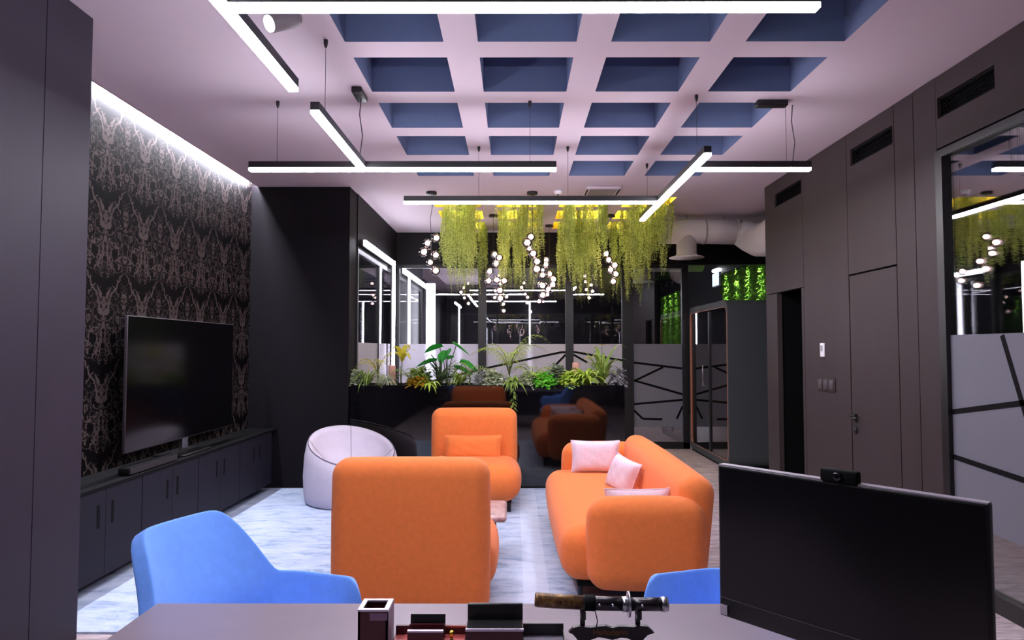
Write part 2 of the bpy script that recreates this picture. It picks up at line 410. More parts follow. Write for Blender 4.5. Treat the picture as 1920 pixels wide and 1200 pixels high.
b = B(); b.box(XR+.12, XR+.2, 4.41, 6.54, 0, H-.001); b.box(XR+.3, XW, 7.35, 7.45, 0, H-.001); b.box(XR+.05, XR+.3, 7.16, 7.45, 0, H-.001)
b.box(XR+.12, XW, YB, 7.3, 2.85, H-.001)
b.box(XW-.05, XW, 4.4, 7.45, 0, H-.001)
struct('wall_right_backing', b, VOID)
for (y0, y1, nm) in ((6.50, 7.16, 'above the dark passage'), (4.92, 5.54, 'above the flush door'), (3.86, 4.39, 'above the wall glazing')):
    t = thing('air_vent', 'slatted black linear air vent high on the dark wall %s' % nm, 'vent', (XR+.02, (y0+y1)/2, 3.065), 0, 'linear vents along the right wall')
    L = (y1-y0)/2-.01
    bb = B(); bb.box(-.01, .05, -L, L, -.064, -.056).box(-.01, .05, -L, L, .056, .064).box(-.01, .05, -L, -L+.008, -.064, .064).box(-.01, .05, L-.008, L, -.064, .064)
    bb.obj('frame', BLKM, t)
    bb = B()
    for k in range(7): z = -.048+k*.016; bb.add([(-.006, -L, z), (-.006, L, z), (.02, L, z+.012), (.02, -L, z+.012), (-.006, -L, z+.002), (-.006, L, z+.002), (.02, L, z+.014), (.02, -L, z+.014)], [(0, 1, 2, 3), (4, 7, 6, 5), (0, 4, 5, 1), (3, 2, 6, 7), (0, 3, 7, 4), (1, 5, 6, 2)])
    bb.obj('slats', DARK, t)
    B().box(.05, .055, -L, L, -.064, .064).obj('backing', VOID, t)
d = struct('door_1', B().box(XR+.002, XR+.05, 4.91, 5.60, .004, 2.10), LAM)
B().rbox((XR-.012, 5.54, .955), (.028, .05, .05), .006, 2).tube([(XR-.03, 5.54, .955), (XR-.055, 5.54, .955), (XR-.057, 5.50, .955), (XR-.057, 5.41, .955)], .009, 8).obj('door_handle', BLK, d)
B().lathe([(.026, 0), (.026, .012), (.01, .014)], (XR-.014, 5.54, .85), 14, 'x').obj('lock_rosette', BLK, d)
b = B(); b.box(XR+.006, XR+.04, 6.55, 7.135, .004, 2.08)
wr = window('window_5', 'x', XR+.02, YB, 4.41, 0, 2.735, [(4.34, 4.41), (1.5, 1.56), (-1.0, -.94)], (.43, 1.59), side=-1, thick=.07)
strips(wr, 'x', XR+.02, [((4.34, 1.105), (3.2, 1.30)), ((4.34, .825), (3.0, .745)), ((3.88, 1.58), (3.66, .98)), ((3.66, .98), (3.2, .76)), ((3.2, 1.30), (2.2, 1.12)), ((3.2, 1.30), (2.9, .76)), ((3.0, .745), (1.56, .95)), ((2.2, 1.12), (1.56, 1.4)), ((2.2, 1.12), (1.9, .44))])
# dark void outside the side glass is simply the night world; right-hand room floor continues
t = thing('thermostat', 'small white wall thermostat on the dark panel beside the passage', 'thermostat', (XR, 6.09, 1.495))
B().rbox((-.009, 0, 0), (.018, .075, .125), .006, 2).obj('body', mat('white_plastic', (235, 232, 238), .4), t)
B().box(-.0192, -.018, -.022, .022, -.012, .04).obj('screen', mat('lcd_grey', (150, 150, 156), .3), t)
t = thing('switch_panel', 'row of three dark wall switches below the thermostat', 'light switch', (XR, 6.04, 1.19))
B().rbox((-.005, 0, 0), (.01, .33, .12), .004, 2).obj('plate', LAM, t)
for k in (-1, 0, 1): B().rbox((-.013, k*.105, 0), (.008, .085, .085), .003, 2).obj('rocker', mat('switch_grey', (66, 57, 60), .4), t)

# LED cove strip along the wallpapered wall
t = thing('cove_light', 'hidden white LED strip washing the top of the damask wall', 'light strip', (-2.815, 5.5, H+.05))
B().box(-.035, .012, -1.89, 1.89, .006, .03).obj('channel', BLK, t)
B().box(-.014, .004, -1.88, 1.88, .0, .006).obj('strip', EMC, t)

# ================================================================ LINEAR CEILING LAMPS
LW = .033; LZ = 2.775; LT = 2.84
def bar(b1, b2, x0, x1, y0, y1):
    b1.box(x0, x1, y0, y1, LZ+.019, LT); b2.box(x0+.001, x1-.001, y0+.001, y1-.001, LZ, LZ+.019)
def lamp(name, label, bars, cables, power=None):
    ax, ay = bars[0][0], bars[0][2]
    t = thing('linear_lamp', label, 'lamp', (0, 0, 0), 0, 'suspended linear lamps')
    h = B(); d = B()
    for q in bars: bar(h, d, *q)
    h.obj('housing', BLK, t); d.obj('diffuser', EM, t)
    for (x, y) in cables:
        B().tube([(x, y, LT), (x, y, H-.03)], .0016, 5).obj('cable', BLK, t)
        B().lathe([(.006, -.045), (.013, -.02), (.013, 0)], (x, y, H), 10).obj('gripper', BLK, t)
    if power:
        (x, y, bx0, bx1, by0, by1) = power
        B().tube([(x, y, H-.03), (x-.01, y, H-.15), (x+.012, y, H-.3), (x-.006, y, LT)], .004, 6).obj('power_cord', mat('cord_grey', (90, 80, 86), .6), t)
        B().rbox(((bx0+bx1)/2, (by0+by1)/2, H-.02), (bx1-bx0, by1-by0, .04), .006, 2).obj('driver_box', BLK, t)
    return t
lamp('a', 'nearest white linear lamp, long bar across the top with a branch towards the camera', [(-1.066, 1.145, 2.492, 2.540), (-1.114, -1.066, .4, 3.33)], [(-1.09, 1.2), (0.9, 2.515), (-.5, 2.515)])
lamp('b', 'T-shaped white linear lamp in front of the blue recesses, left of centre', [(-1.89, .305, 4.81, 4.86), (-1.101, -1.053, 3.64, 4.81)], [(-1.694, 4.83), (-1.081, 3.857), (.117, 4.83)], (-1.06, 4.676, -1.10, -1.03, 4.55, 4.75))
lamp('c', 'branching white linear lamp on the right whose far bar crosses before the hanging plants', [(1.304, 2.12, 4.81, 4.86), (1.256, 1.304, 4.45, 6.76), (-.96, 1.256, 5.91, 5.96)], [(1.28, 4.712), (-.305, 5.93), (.476, 5.93), (1.28, 6.486), (1.95, 4.83)], (2.0, 4.83, 1.74, 1.96, 4.80, 4.87))
# track spotlight
t = thing('spotlight', 'white-lit ceiling spotlight behind the nearest linear lamp', 'spotlight', (-1.15, 3.36, H))
B().lathe([(.03, -.02), (.03, 0)], (0, 0, 0), 14).tube([(0, 0, 0), (0, 0, -.10)], .008, 8).obj('mount', mat('white_plastic'), t)
dv = Vector((-.62, -.62, -.48)).normalized(); p0 = Vector((.05, .05, -.09))
B().tube([p0, p0+dv*.04, p0+dv*.17], [.035, .046, .046], 18).obj('body', mat('lamp_grey', (120, 112, 118), .5), t)
B().tube([p0+dv*.169, p0+dv*.176], .040, 18).obj('lens', emat('spot_lens', (1, .98, 1), 9), t)

# ================================================================ LED FRAMES (left glazing and far room)
def led(label, segs, name='led_frame'):
    t = thing(name, label, 'light strip', (0, 0, 0), 0, 'LED line frames along the glass')
    h = B(); d = B()
    for (p, q, w) in segs:
        p = Vector(p); q = Vector(q); lo = [min(p[i], q[i]) for i in range(3)]; hi = [max(p[i], q[i]) for i in range(3)]
        e = w/2
        xt = .03 if w < .1 else .16
        if abs(p.z-q.z) > .1: d.box(lo[0]-.0, lo[0]+xt, lo[1]-e, lo[1]+e, lo[2], hi[2]+e); h.box(lo[0]-.025, lo[0]-.001, lo[1]-e-.004, lo[1]+e+.004, lo[2], hi[2]+e)
        else: d.box(lo[0]-.0, hi[0]+.03, lo[1]-e, hi[1]+e, lo[2]-e, lo[2]+e); h.box(lo[0]-.025, lo[0]-.001, lo[1]-e, hi[1]+e, lo[2]-e-.004, lo[2]+e+.004)
    h.obj('channel', BLK, t); d.obj('strip', EML, t); return t
led('bright white LED line running along the left glazing and down behind the planter', [((-1.72, 7.8, 2.72), (-1.72, 9.68, 2.72), .06), ((-1.72, 9.68, 1.13), (-1.72, 9.68, 2.72), .07)])
led('tall white LED line glowing through the frosted film beyond the back glass', [((-1.72, 10.55, 2.72), (-1.72, 13.5, 2.72), .07), ((-1.72, 13.5, .02), (-1.72, 13.5, 2.72), .16)])
led('thin white upright LED line far behind the back glass, left of the middle mullion', [((-1.42, 16.4, 2.62), (-1.42, 18.2, 2.62), .04), ((-1.42, 17.6, .02), (-1.42, 17.6, 2.62), .08)])
led('faint white upright LED line far behind the back glass, right of the middle mullion', [((.42, 18.3, .02), (.42, 18.3, 2.75), .05)])

# ================================================================ DUCTS, EXTRAS ON CEILING
WHT = mat('duct_white', (214, 206, 204), .6, spec=.3)
t = thing('air_duct', 'big round white air duct with elbow under the ceiling above the booth', 'duct', (0, 0, 0))
B().tube([(1.95, 9.0, 3.06), (2.6, 9.0, 3.06), (3.0, 9.0, 3.05)], .165, 24).obj('straight_run', WHT, t)
B().tube([(2.99, 9.0, 3.05), (3.10, 8.95, 2.99), (3.18, 8.8, 2.92), (3.2, 8.5, 2.88), (3.22, 8.0, 2.94), (3.25, 7.56, 3.0)], [.168, .20, .22, .225, .225, .225], 24).obj('elbow', WHT, t)
for x in (2.0, 2.52, 2.95): B().lathe([(.168, -.01), (.172, -.01), (.172, .01), (.168, .01)], (x, 9.0, 3.06), 24, 'x').obj('joint_ring', mat('duct_ring', (170, 164, 160), .5), t)
for x in (2.3, 2.8): B().tube([(x, 9.0, 3.2), (x, 9.0, H)], .006, 6).obj('hanger', STEEL, t)
bb = B().lathe([(.13, 0), (.13, -.285), (.15, -.305), (.22, -.325), (.23, -.333), (.0, -.33)], (2.285, 8.98, 3.04), 28)
bb.obj('diffuser_cone', WHT, t)
t = thing('air_duct', 'pale round duct and cone seen through the back glass at right', 'duct', (0, 0, 0))
B().tube([(1.9, 11.9, 3.02), (3.3, 11.9, 3.02)], .165, 20).obj('straight_run', WHT, t)
for x in (2.1, 3.0): B().tube([(x, 11.9, 3.15), (x, 11.9, H)], .006, 6).obj('hanger', STEEL, t)
B().lathe([(.13, 0), (.13, -.27), (.15, -.295), (.22, -.325), (.0, -.33)], (2.25, 11.9, 3.0), 24).obj('diffuser_cone', WHT, t)
t = thing('ceiling_air_conditioner', 'white recessed ceiling air conditioner between the blue and the yellow recesses', 'air conditioner', (.985, 7.55, H))
B().rbox((0, 0, -.015), (.38, .38, .03), .01, 2).obj('body', mat('ac_white', (190, 176, 184), .5), t)
B().box(-.15, .15, -.15, .15, -.034, -.03).obj('grille', mat('ac_grille', (120, 108, 116), .5), t)
for k in (-1, 1): B().box(k*.175-.008, k*.175+.008, -.13, .13, -.036, -.03).obj('louvre', BLKM, t)
t = thing('smoke_detector', 'small white smoke detector on the ceiling left of the air conditioner', 'detector', (.50, 7.6, H))
B().lathe([(.05, 0), (.05, -.02), (.03, -.04), (0.001, -.042)], (0, 0, 0), 18).obj('body', mat('white_plastic'), t)
B().lathe([(.012, 0), (.012, -.012)], (0, 0, -.04), 10).obj('sensor', BLK, t)

# ================================================================ BUBBLE PENDANTS
f0 = 1280.; th = math.atan(55/f0); ya = math.atan(3/f0)
FW = Vector((-math.sin(ya)*math.cos(th), math.cos(ya)*math.cos(th), math.sin(th))); RT = Vector((math.cos(ya), math.sin(ya), 0)); UP = RT.cross(FW)
def at(x, y, Y):
    d = FW+RT*(x-960)/f0+UP*(600-y)/f0
    return Vector((0, 0, 1.5))+d*(Y/d.y)
def pendant(label, cxp, Y, globes, curly=False):
    t = thing('bubble_pendant', label, 'pendant lamp', (cxp, Y, H), 0, 'bubble pendants before the glazing')
    B().lathe([(.06, 0), (.06, -.028), (.02, -.032)], (0, 0, 0), 20).obj('canopy', BLK, t)
    pts = [at(g[0], g[1], Y)-Vector((cxp, Y, H)) for g in globes]
    zb = min(p.z for p in pts)
    pl = [(0, 0, -.03), (0.015 if curly else 0, 0, -.15), (-.012 if curly else 0, 0, -.3), (0, 0, pts[0].z), (0, 0, zb)]
    B().tube(pl, .003, 6).obj('cord', BLK, t)
    for i, p in enumerate(pts):
        dy = (.05, -.045, .02, -.07, .065, -.02, .04)[i % 7]; p.y = dy
        r = globes[i][2] if len(globes[i]) > 2 else .052
        g = B().ball(p, r, 20, 12).obj('glass_globe', BUB, t)
        B().ball(p+Vector((.006, 0, .002)), r*.5, 12, 8).obj('bulb', EMB, g)
        B().tube([(0, 0, p.z+.03), (p.x*.5, p.y*.5, p.z+.03), p], .0025, 5).obj('arm', STEEL, t)
pendant('leftmost bubble pendant of six pinkish glass globes hanging before the dark header', -.93, 7.66, [(817, 445), (802, 457, .05), (794, 472, .056), (818, 480, .05), (805, 491, .045), (817, 508, .052)], True)
pendant('bubble pendant left of centre hanging between the first two plant columns', -.268, 8.98, [(927, 476), (936, 484), (930, 494), (918, 510), (931, 524), (916, 527), (945, 526), (937, 544), (938, 560)])
pendant('central bubble pendant, highest of the globe clusters, before the second plant column', .212, 7.66, [(995, 443), (988, 456, .056), (992, 466, .035), (999, 477), (1007, 489), (1006, 505, .056), (1017, 535, .05)])
pendant('bubble pendant just right of centre hanging low before the glass', .512, 9.72, [(1024, 487), (1023, 497), (1017, 515), (1030, 515), (1038, 523, .06), (1036, 534, .055), (1028, 542), (1017, 553, .055), (1026, 553, .035)])
pendant('rightmost bubble pendant hanging before the last plant column', 1.287, 8.98, [(1137, 475), (1140, 488), (1153, 497), (1143, 507), (1156, 513), (1149, 528)])

# ================================================================ HANGING PLANTS
def leafmat(name, c, c2): return mat(name, c, .6, spec=.3, vscale=18, col2=c2, transl=.35)
HG = leafmat('hanging_green', (186, 202, 112), (236, 240, 160))
def hanging(ci, ri, x, y, n, lmin, lmax):
    rnd = random.Random(ci*10+ri)
    vs = []; fs = []; st = B()
    cl = [(rnd.uniform(-.26, .26), rnd.uniform(-.24, .24), rnd.uniform(lmin, lmax)) for _ in range(13)]
    for k in range(n):
        q = cl[k % 13]; px = max(-.285, min(.285, q[0]+rnd.gauss(0, .035))); py = max(-.27, min(.27, q[1]+rnd.gauss(0, .035)))
        L = q[2]*rnd.uniform(.72, 1.08)
        z = .2; ph = rnd.uniform(0, 6.28); sx = rnd.uniform(-.02, .02); pts = []
        while z > -L:
            ox = px+math.sin(z*7+ph)*.014+sx*(.2-z); oy = py+math.cos(z*6+ph)*.014
            pts.append((ox, oy, z)); m = 4 if z > -L+.12 else 3
            for _ in range(m):
                a = rnd.uniform(0, 2*PI); s = rnd.uniform(.013, .024)*(1.0 if z > -L+.1 else .7); tl = rnd.uniform(-.9, .35)
                dx, dy, dz = math.cos(a), math.sin(a), tl
                wv = Vector((-dy, dx, rnd.uniform(-.5, .5))).normalized()*s*.42; d3 = Vector((dx, dy, dz)).normalized()*s*1.35
                p = Vector((ox, oy, z+rnd.uniform(-.012, .012))); o = len(vs)
                vs += [p[:], (p+d3*.5+wv)[:], (p+d3)[:], (p+d3*.5-wv)[:]]; fs.append((o, o+1, o+2, o+3))
            z -= .021
        st.tube(pts[::3], .0016, 3, cap=False)
    t = thing('hanging_plant', 'trailing green plant cascading from the %s yellow ceiling recess, %s row' % (colname[ci], rowname[ri]), 'hanging plant', (x, y, H), 0, 'trailing plants hanging from the yellow recesses')
    leafobj(vs, fs, 'foliage', HG, t); st.obj('stems', mat('stem_green', (96, 120, 50), .7), t)
    B().rbox((0, 0, .14), (.5, .46, .05), .01, 2).obj('planter_tray', mat('tray_dark', (40, 44, 30), .8), t) if ri == 9 else None
for ri, r in enumerate(ryb):
    for ci, c in enumerate(cx):
        ln = [(.28, .78), (.35, .98), (.5, 1.1)][ri]
        sh = [0, .0, .02, .02][ci]
        hanging(ci, ri, c+CW/2+sh, r+CD/2, 78 if ci != 1 else 62, *ln)

# ================================================================ PLANTER AND ITS PLANTS
t = thing('planter_box', 'long glossy black planter box mirroring the lounge, in front of the back glass', 'planter', (-.30, 7.44, 0))
bb = B(); X0, X1 = -1.475, 1.505
bb.box(X0, X1, 0, .02, 0, 1.11); bb.box(X0, X1, .53, .55, 0, 1.11); bb.box(X0, X0+.02, .02, .53, 0, 1.11); bb.box(X1-.02, X1, .02, .53, 0, 1.11); bb.box(X0+.02, X1-.02, .02, .53, .0, .9)
bb.obj('box', GLOSSBLK, t)
B().box(X0+.02, X1-.02, .02, .53, .9, 1.08).obj('soil', mat('soil', (46, 36, 30), .95, var=.4, vscale=60), t)
PZ = 1.08
def leaf_strip(vs, fs, base, az, L, W, rise, droop, n=6, fold=.0):
    """arched blade leaf"""
    dx, dy = math.cos(az), math.sin(az); px, py = -dy, dx; o = len(vs)
    for i in range(n+1):
        s = i/n; r = L*s; z = rise*L*math.sin(s*PI*.5)*1.0-droop*L*s*s
        wd = W*math.sin(PI*min(1, .12+s*.88))*.5+.0004
        c = Vector(base)+Vector((dx*r*(1-.25*rise*(1-s)), dy*r*(1-.25*rise*(1-s)), z))
        vs += [(c.x+px*wd, c.y+py*wd, c.z+fold*wd), (c.x-px*wd, c.y-py*wd, c.z+fold*wd)]
    for i in range(n): a = o+2*i; fs.append((a, a+1, a+3, a+2))
def rosette(vs, fs, c, n, L, W, rise=.9, droop=.6, rnd=random):
    for k in range(n):
        leaf_strip(vs, fs, c, rnd.uniform(0, 2*PI), L*rnd.uniform(.65, 1.1), W, rise*rnd.uniform(.6, 1.3), droop*rnd.uniform(.6, 1.2), fold=.3)
def bush(vs, fs, c, n, rx, rz, s, rnd=random):
    for k in range(n):
        a = rnd.uniform(0, 2*PI); e = math.asin(rnd.uniform(-.15, 1)); rr = rnd.uniform(.55, 1.0)
        p = Vector(c)+Vector((rx*rr*math.cos(a)*math.cos(e), rx*rr*math.sin(a)*math.cos(e)*.85, rz*rr*math.sin(e)))
        az = a+rnd.uniform(-.8, .8); leaf_strip(vs, fs, p, az, s*1.3*rnd.uniform(.7, 1.3), s*.85, rnd.uniform(-.2, .9), .3, 3, .2)
def frond(vs, fs, st, base, az, L, W, rise, droop, rnd=random, nl=14):
    dx, dy = math.cos(az), math.sin(az); pts = []
    for i in range(nl+1):
        s = i/nl; pts.append(Vector(base)+Vector((dx*L*s*(.35+.65*s), dy*L*s*(.35+.65*s), rise*L*math.sin(s*PI*.55)-droop*L*s*s)))
    st.tube(pts, [.004*(1-.7*i/nl) for i in range(nl+1)], 4)
    for i in range(3, nl+1):
        s = i/nl; ll = W*math.sin(PI*(.2+.75*s))
        for sg in (-1, 1): leaf_strip(vs, fs, pts[i], az+sg*(1.15-.5*s), ll, .012, .25, .45, 3)
G1 = leafmat('leaf_mid_green', (104, 138, 58), (170, 190, 100)); G2 = leafmat('leaf_lime', (150, 186, 58), (208, 224, 104))
G3 = leafmat('leaf_pale_variegated', (112, 138, 90), (238, 240, 214)); G4 = leafmat('leaf_deep_green', (26, 120, 40), (44, 158, 52))
G5 = leafmat('leaf_yellow', (190, 180, 50), (224, 214, 84)); G6 = leafmat('leaf_bright', (96, 190, 48), (150, 230, 90)); G7 = leafmat('leaf_dark', (36, 60, 40), (84, 106, 74))
G8 = leafmat('leaf_grey', (138, 140, 138), (206, 200, 210)); STG = mat('stalk_green', (92, 108, 52), .7)
def plant(name, label, cat, px, Yp, build, m, stem=None, group='plants in the black planter box'):
    p = at(px, 700, Yp); loc = Vector((p.x, Yp, PZ)); rnd = random.Random(int(px)); vs = []; fs = []; st = B()
    build(vs, fs, st, rnd)
    t = thing(name, label, cat, loc, 0, group)
    leafobj(vs, fs, 'leaves', m, t)
    if st.v: st.obj('stems', stem or STG, t)
    else: B().tube([(0, 0, 0), (0, 0, .03)], .01, 6).obj('crown', STG, t)
    return t
def f_bush(n, rx, rz, s): return lambda vs, fs, st, rnd: (bush(vs, fs, (0, 0, .02), n, rx, rz, s, rnd), st.tube([(0, 0, 0), (0, 0, rz*.6)], .006, 5))
def f_ros(n, L, W, rise=.9, droop=.7): return lambda vs, fs, st, rnd: rosette(vs, fs, (0, 0, .02), n, L, W, rise, droop, rnd)
def f_palm(fr, L, W, rise, droop, trunk=0):
    def g(vs, fs, st, rnd):
        if trunk: st.tube([(0, 0, 0), (.01, 0, trunk)], .008, 6)
        for k in range(fr): frond(vs, fs, st, (0, 0, trunk), 2*PI*k/fr+rnd.uniform(-.3, .3), L*rnd.uniform(.8, 1.1), W, rise*rnd.uniform(.75, 1.15), droop, rnd)
    return g
plant('variegated_shrub', 'pale variegated shrub at the far left end of the planter', 'plant', 662, 7.62, f_bush(432, .13, .17, .045), G3)
plant('grass_fern', 'spiky green grass fern, second from the left end of the planter', 'plant', 690, 7.56, f_ros(60, .25, .016, 1.0, .9), G1)
plant('tufted_plant', 'wispy grey-green tuft drooping beside the wooden stub at left', 'plant', 724, 7.58, f_ros(130, .17, .008, 1.0, 1.0), G3)
plant('potted_palm', 'thin arching palm with yellowish fronds before the left LED line', 'palm', 708, 7.80, f_palm(5, .32, .12, 1.05, .6, .12), G5)
plant('banana_plant', 'tall yellow leafed plant rising right of the left LED line', 'plant', 752, 7.80, lambda vs, fs, st, rnd: ([st.tube([(0, 0, 0), (.01*k, 0, .26+.03*k)], .005, 5) for k in (-1, 1)], [leaf_strip(vs, fs, (.01, 0, .28), a, .19, .07, r, .9, 7, .2) for a, r in ((0, 1.3), (2.9, 1.1), (1.2, 1.6), (4.2, 1.5), (5.4, 1.0))]), G5)
plant('palm_sprig', 'dark thin palm sprig left of the broad-leaved plant', 'palm', 768, 7.66, f_palm(5, .30, .10, .9, .9, .05), G1)
plant('leafy_shrub', 'dark leafy shrub in front of the brightest frosted glass', 'plant', 788, 7.60, f_bush(288, .12, .20, .05), G1)
plant('croton', 'low yellow and orange croton in front of the dark shrub', 'plant', 783, 7.53, f_bush(162, .10, .09, .055), leafmat('leaf_orange', (170, 110, 30), (196, 170, 40)))
plant('trailing_vine', 'lime green vine spilling over the planter edge under the croton', 'vine', 806, 7.50, f_ros(26, .17, .035, .7, 1.0), G2)
def monstera(vs, fs, st, rnd):
    for (az, L, h, tilt) in ((2.6, .10, .44, .2), (.6, .12, .46, -.1), (1.6, .10, .34, .4), (3.4, .16, .28, .2), (-.4, .2, .26, .0), (0.2, .12, .2, .1), (4.6, .1, .38, .1)):
        bx, by = math.cos(az)*L, math.sin(az)*L*.6
        st.tube([(0, 0, 0), (bx*.4, by*.4, h*.6), (bx, by, h)], .005, 5)
        for s in range(1):
            o = len(vs); dv = Vector((math.cos(az), math.sin(az)*.5, -.5+tilt)).normalized(); sd = Vector((-dv.y, dv.x, .25)).normalized(); W = .085
            prof = [(-.18, .25), (-.22, .5), (0, .85), (.25, 1), (.55, .8), (.8, .45), (1, .02)]
            c = Vector((bx, by, h))
            mid = [c+dv*.20*q[0] for q in prof]
            for i, q in enumerate(prof):
                up = Vector((0, 0, .03*q[1]))
                vs += [(mid[i]+sd*W*q[1]+up)[:], mid[i][:], (mid[i]-sd*W*q[1]+up)[:]]
            for i in range(len(prof)-1):
                a = o+3*i; fs.append((a, a+1, a+4, a+3)); fs.append((a+1, a+2, a+5, a+4))
plant('rubber_plant', 'broad-leaved glossy deep green plant left of the middle mullion', 'plant', 838, 7.72, monstera, G4, mat('dark_stalk', (46, 52, 36), .7))
plant('dark_foliage_plant', 'dark thin-leaved plant under the broad green leaves', 'plant', 826, 7.60, f_ros(50, .30, .02, 1.2, .8), G7)
plant('grass_fern', 'green fern spreading right of the broad-leaved plant', 'plant', 862, 7.55, f_ros(70, .26, .02, .8, .6), G1)
plant('palm_sprig', 'low arching palm behind the orange reflection', 'palm', 880, 7.78, f_palm(6, .42, .12, .55, .35, .1), G1)
plant('purple_shrub', 'small purplish grey shrub before the middle mullion', 'plant', 903, 7.62, f_bush(216, .08, .17, .04), G8)
plant('variegated_shrub', 'pale variegated shrub just right of the middle mullion', 'plant', 925, 7.58, f_bush(342, .12, .18, .045), G3)
plant('parlour_palm', 'tall feathery palm, the tallest plant in the middle of the planter', 'palm', 955, 7.70, f_palm(11, .46, .15, 1.1, .45, .12), G2)
plant('trailing_fern', 'fern with a long strand hanging down over the planter front', 'fern', 962, 7.50, lambda vs, fs, st, rnd: (rosette(vs, fs, (0, 0, .02), 40, .2, .03, .8, .9, rnd), st.tube([(0, -.03, .03), (0, -.10, .05), (.01, -.12, -.02), (.0, -.13, -.15), (.01, -.13, -.22)], .004, 5), [leaf_strip(vs, fs, (.005, -.13, .03-.013*k), rnd.uniform(3.2, 6.2), .05, .02, .1, .8, 3) for k in range(20)]), G1)
plant('feathery_fern', 'light feathery fern right of the tall palm', 'fern', 998, 7.66, f_palm(9, .30, .10, 1.0, .7, .03), G2)
plant('tufted_plant', 'pale grey-green tuft between the tall palm and the bright green shrub', 'plant', 990, 7.55, f_bush(306, .11, .15, .035), G3)
plant('bright_shrub', 'vivid bright green low shrub right of centre', 'plant', 1020, 7.55, f_bush(414, .13, .13, .05), G6)
plant('variegated_shrub', 'dark silvery shrub behind the vivid green one', 'plant', 1043, 7.66, f_bush(468, .13, .24, .045), leafmat('leaf_silver', (60, 80, 62), (184, 194, 170)))
plant('lime_shrub', 'yellow-green shrub at the foot of the pink stub', 'plant', 1068, 7.54, f_bush(270, .10, .15, .05), G2)
plant('lettuce_fern', 'broad lime green fern in the right part of the planter', 'fern', 1100, 7.56, f_ros(60, .27, .045, .9, .6), G2)
plant('birds_nest_fern', 'upright lime fern with long strap leaves near the right end', 'fern', 1128, 7.58, f_ros(34, .32, .04, 1.3, .5), G1)
plant('yellow_orchid', 'yellow-green flat leaves on thin stalks above the right ferns', 'plant', 1132, 7.80, lambda vs, fs, st, rnd: (st.tube([(0, 0, 0), (-.02, 0, .46)], .004, 5), st.tube([(0, 0, 0), (-.1, 0, .34)], .004, 5), [leaf_strip(vs, fs, (-.02, 0, .47), a, .1, .06, .15, .1, 5) for a in (0, 1.2, 2.2, 3.1, 4.4, 5.4)], [leaf_strip(vs, fs, (-.1, 0, .33), a, .13, .07, .3, .5, 5) for a in (0, 2.4, 3.3, 5)]), G5)
plant('grey_shrub', 'greyish lilac shrub at the right end of the planter', 'plant', 1157, 7.60, f_bush(270, .09, .20, .04), G8)
WOOD = mat('cut_wood', (196, 146, 132), .8, var=.12, vscale=20)
for (px, lab, h) in ((735, 'short brown wooden stub below the left LED line', .24), (1080, 'pinkish wooden stub standing among the right-hand plants', .27)):
    p = at(px, 700, 7.72); t = thing('wooden_stub', lab, 'wood stub', (p.x, 7.72, PZ), 0, 'wooden stubs in the planter')
    B().lathe([(.044, 0), (.040, h*.5), (.042, h-.008), (.037, h)], (0, 0, 0), 14).obj('trunk', WOOD, t)
    B().lathe([(.034, 0), (.02, .002)], (0, 0, h), 14).obj('cut_face', mat('cut_face', (206, 168, 150), .8), t)

# ================================================================ BOOTH
BX = 2.65; BY0 = 8.45; BY1 = 10.30; BZ = 2.12; BX1 = 3.95
SHELL = mat('booth_shell', (62, 66, 68), .6, spec=.3, var=.03, vscale=20)
t = thing('phone_booth', 'dark grey acoustic booth with rounded corners and glass side, in the right rear corner', 'booth', (BX, BY0, 0))
def rrect(y0, y1, z0, z1, r, n=6):
    pts = []
    for (cy, cz, a0) in ((y1-r, z1-r, 0), (y0+r, z1-r, PI/2), (y0+r, z0+r, PI), (y1-r, z0+r, 1.5*PI)):
        for k in range(n+1): a = a0+PI/2*k/n; pts.append((cy+r*math.cos(a), cz+r*math.sin(a)))
    return pts
L = BY1-BY0; D = BX1-BX
o1 = rrect(0, L, .03, BZ, .14); i1 = rrect(.045, L-.06, .12, BZ-.09, .09); n = len(o1); vs = []; fs = []
for xx in (0, D):
    vs += [(xx, p[0], p[1]) for p in o1]; vs += [(xx, p[0], p[1]) for p in i1]
for k in range(n):
    j = (k+1) % n
    fs += [(k, j, j+n, k+n), (k+2*n, k+3*n, j+3*n, j+2*n), (k, k+2*n, j+2*n, j), (k+n, j+n, j+3*n, k+3*n)]
bb = B(); bb.add(vs, fs); bb.obj('shell', SHELL, t)
i0 = rrect(.040, L-.052, .112, BZ-.084, .095); i2 = rrect(.047, L-.062, .119, BZ-.090, .089); vs = []; fs = []
for xx in (-.004, .03): vs += [(xx, p[0], p[1]) for p in i0]+[(xx, p[0], p[1]) for p in i2]
for k in range(n):
    j = (k+1) % n; fs += [(k, j, j+n, k+n), (k+2*n, k+3*n, j+3*n, j+2*n), (k, k+2*n, j+2*n, j), (k+n, j+n, j+3*n, k+3*n)]
B().add(vs, fs).obj('edge_trim', mat('copper_trim', (176, 110, 84), .4), t)
B().prism([(p[0], p[1]) for p in rrect(.048, L-.064, .122, BZ-.092, .088)], .012, .02, 'x').obj('glass_side', GLASSL, t)
B().box(.02, D-.02, .02, L-.02, 0, .03).obj('plinth', BLKM, t)
B().prism([(p[0], p[1]) for p in rrect(.10, L-.10, .12, BZ-.10, .09)], D-.03, D-.01, 'x').obj('back_panel', DARK, t)
B().box(-.004, .012, .80, .85, .13, BZ-.11).obj('door_stile', BLK, t)
B().tube([(-.008, .98, 1.0), (-.045, .98, 1.0), (-.045, .98, 1.28), (-.008, .98, 1.28)], .007, 8).obj('door_handle', STEEL, t)
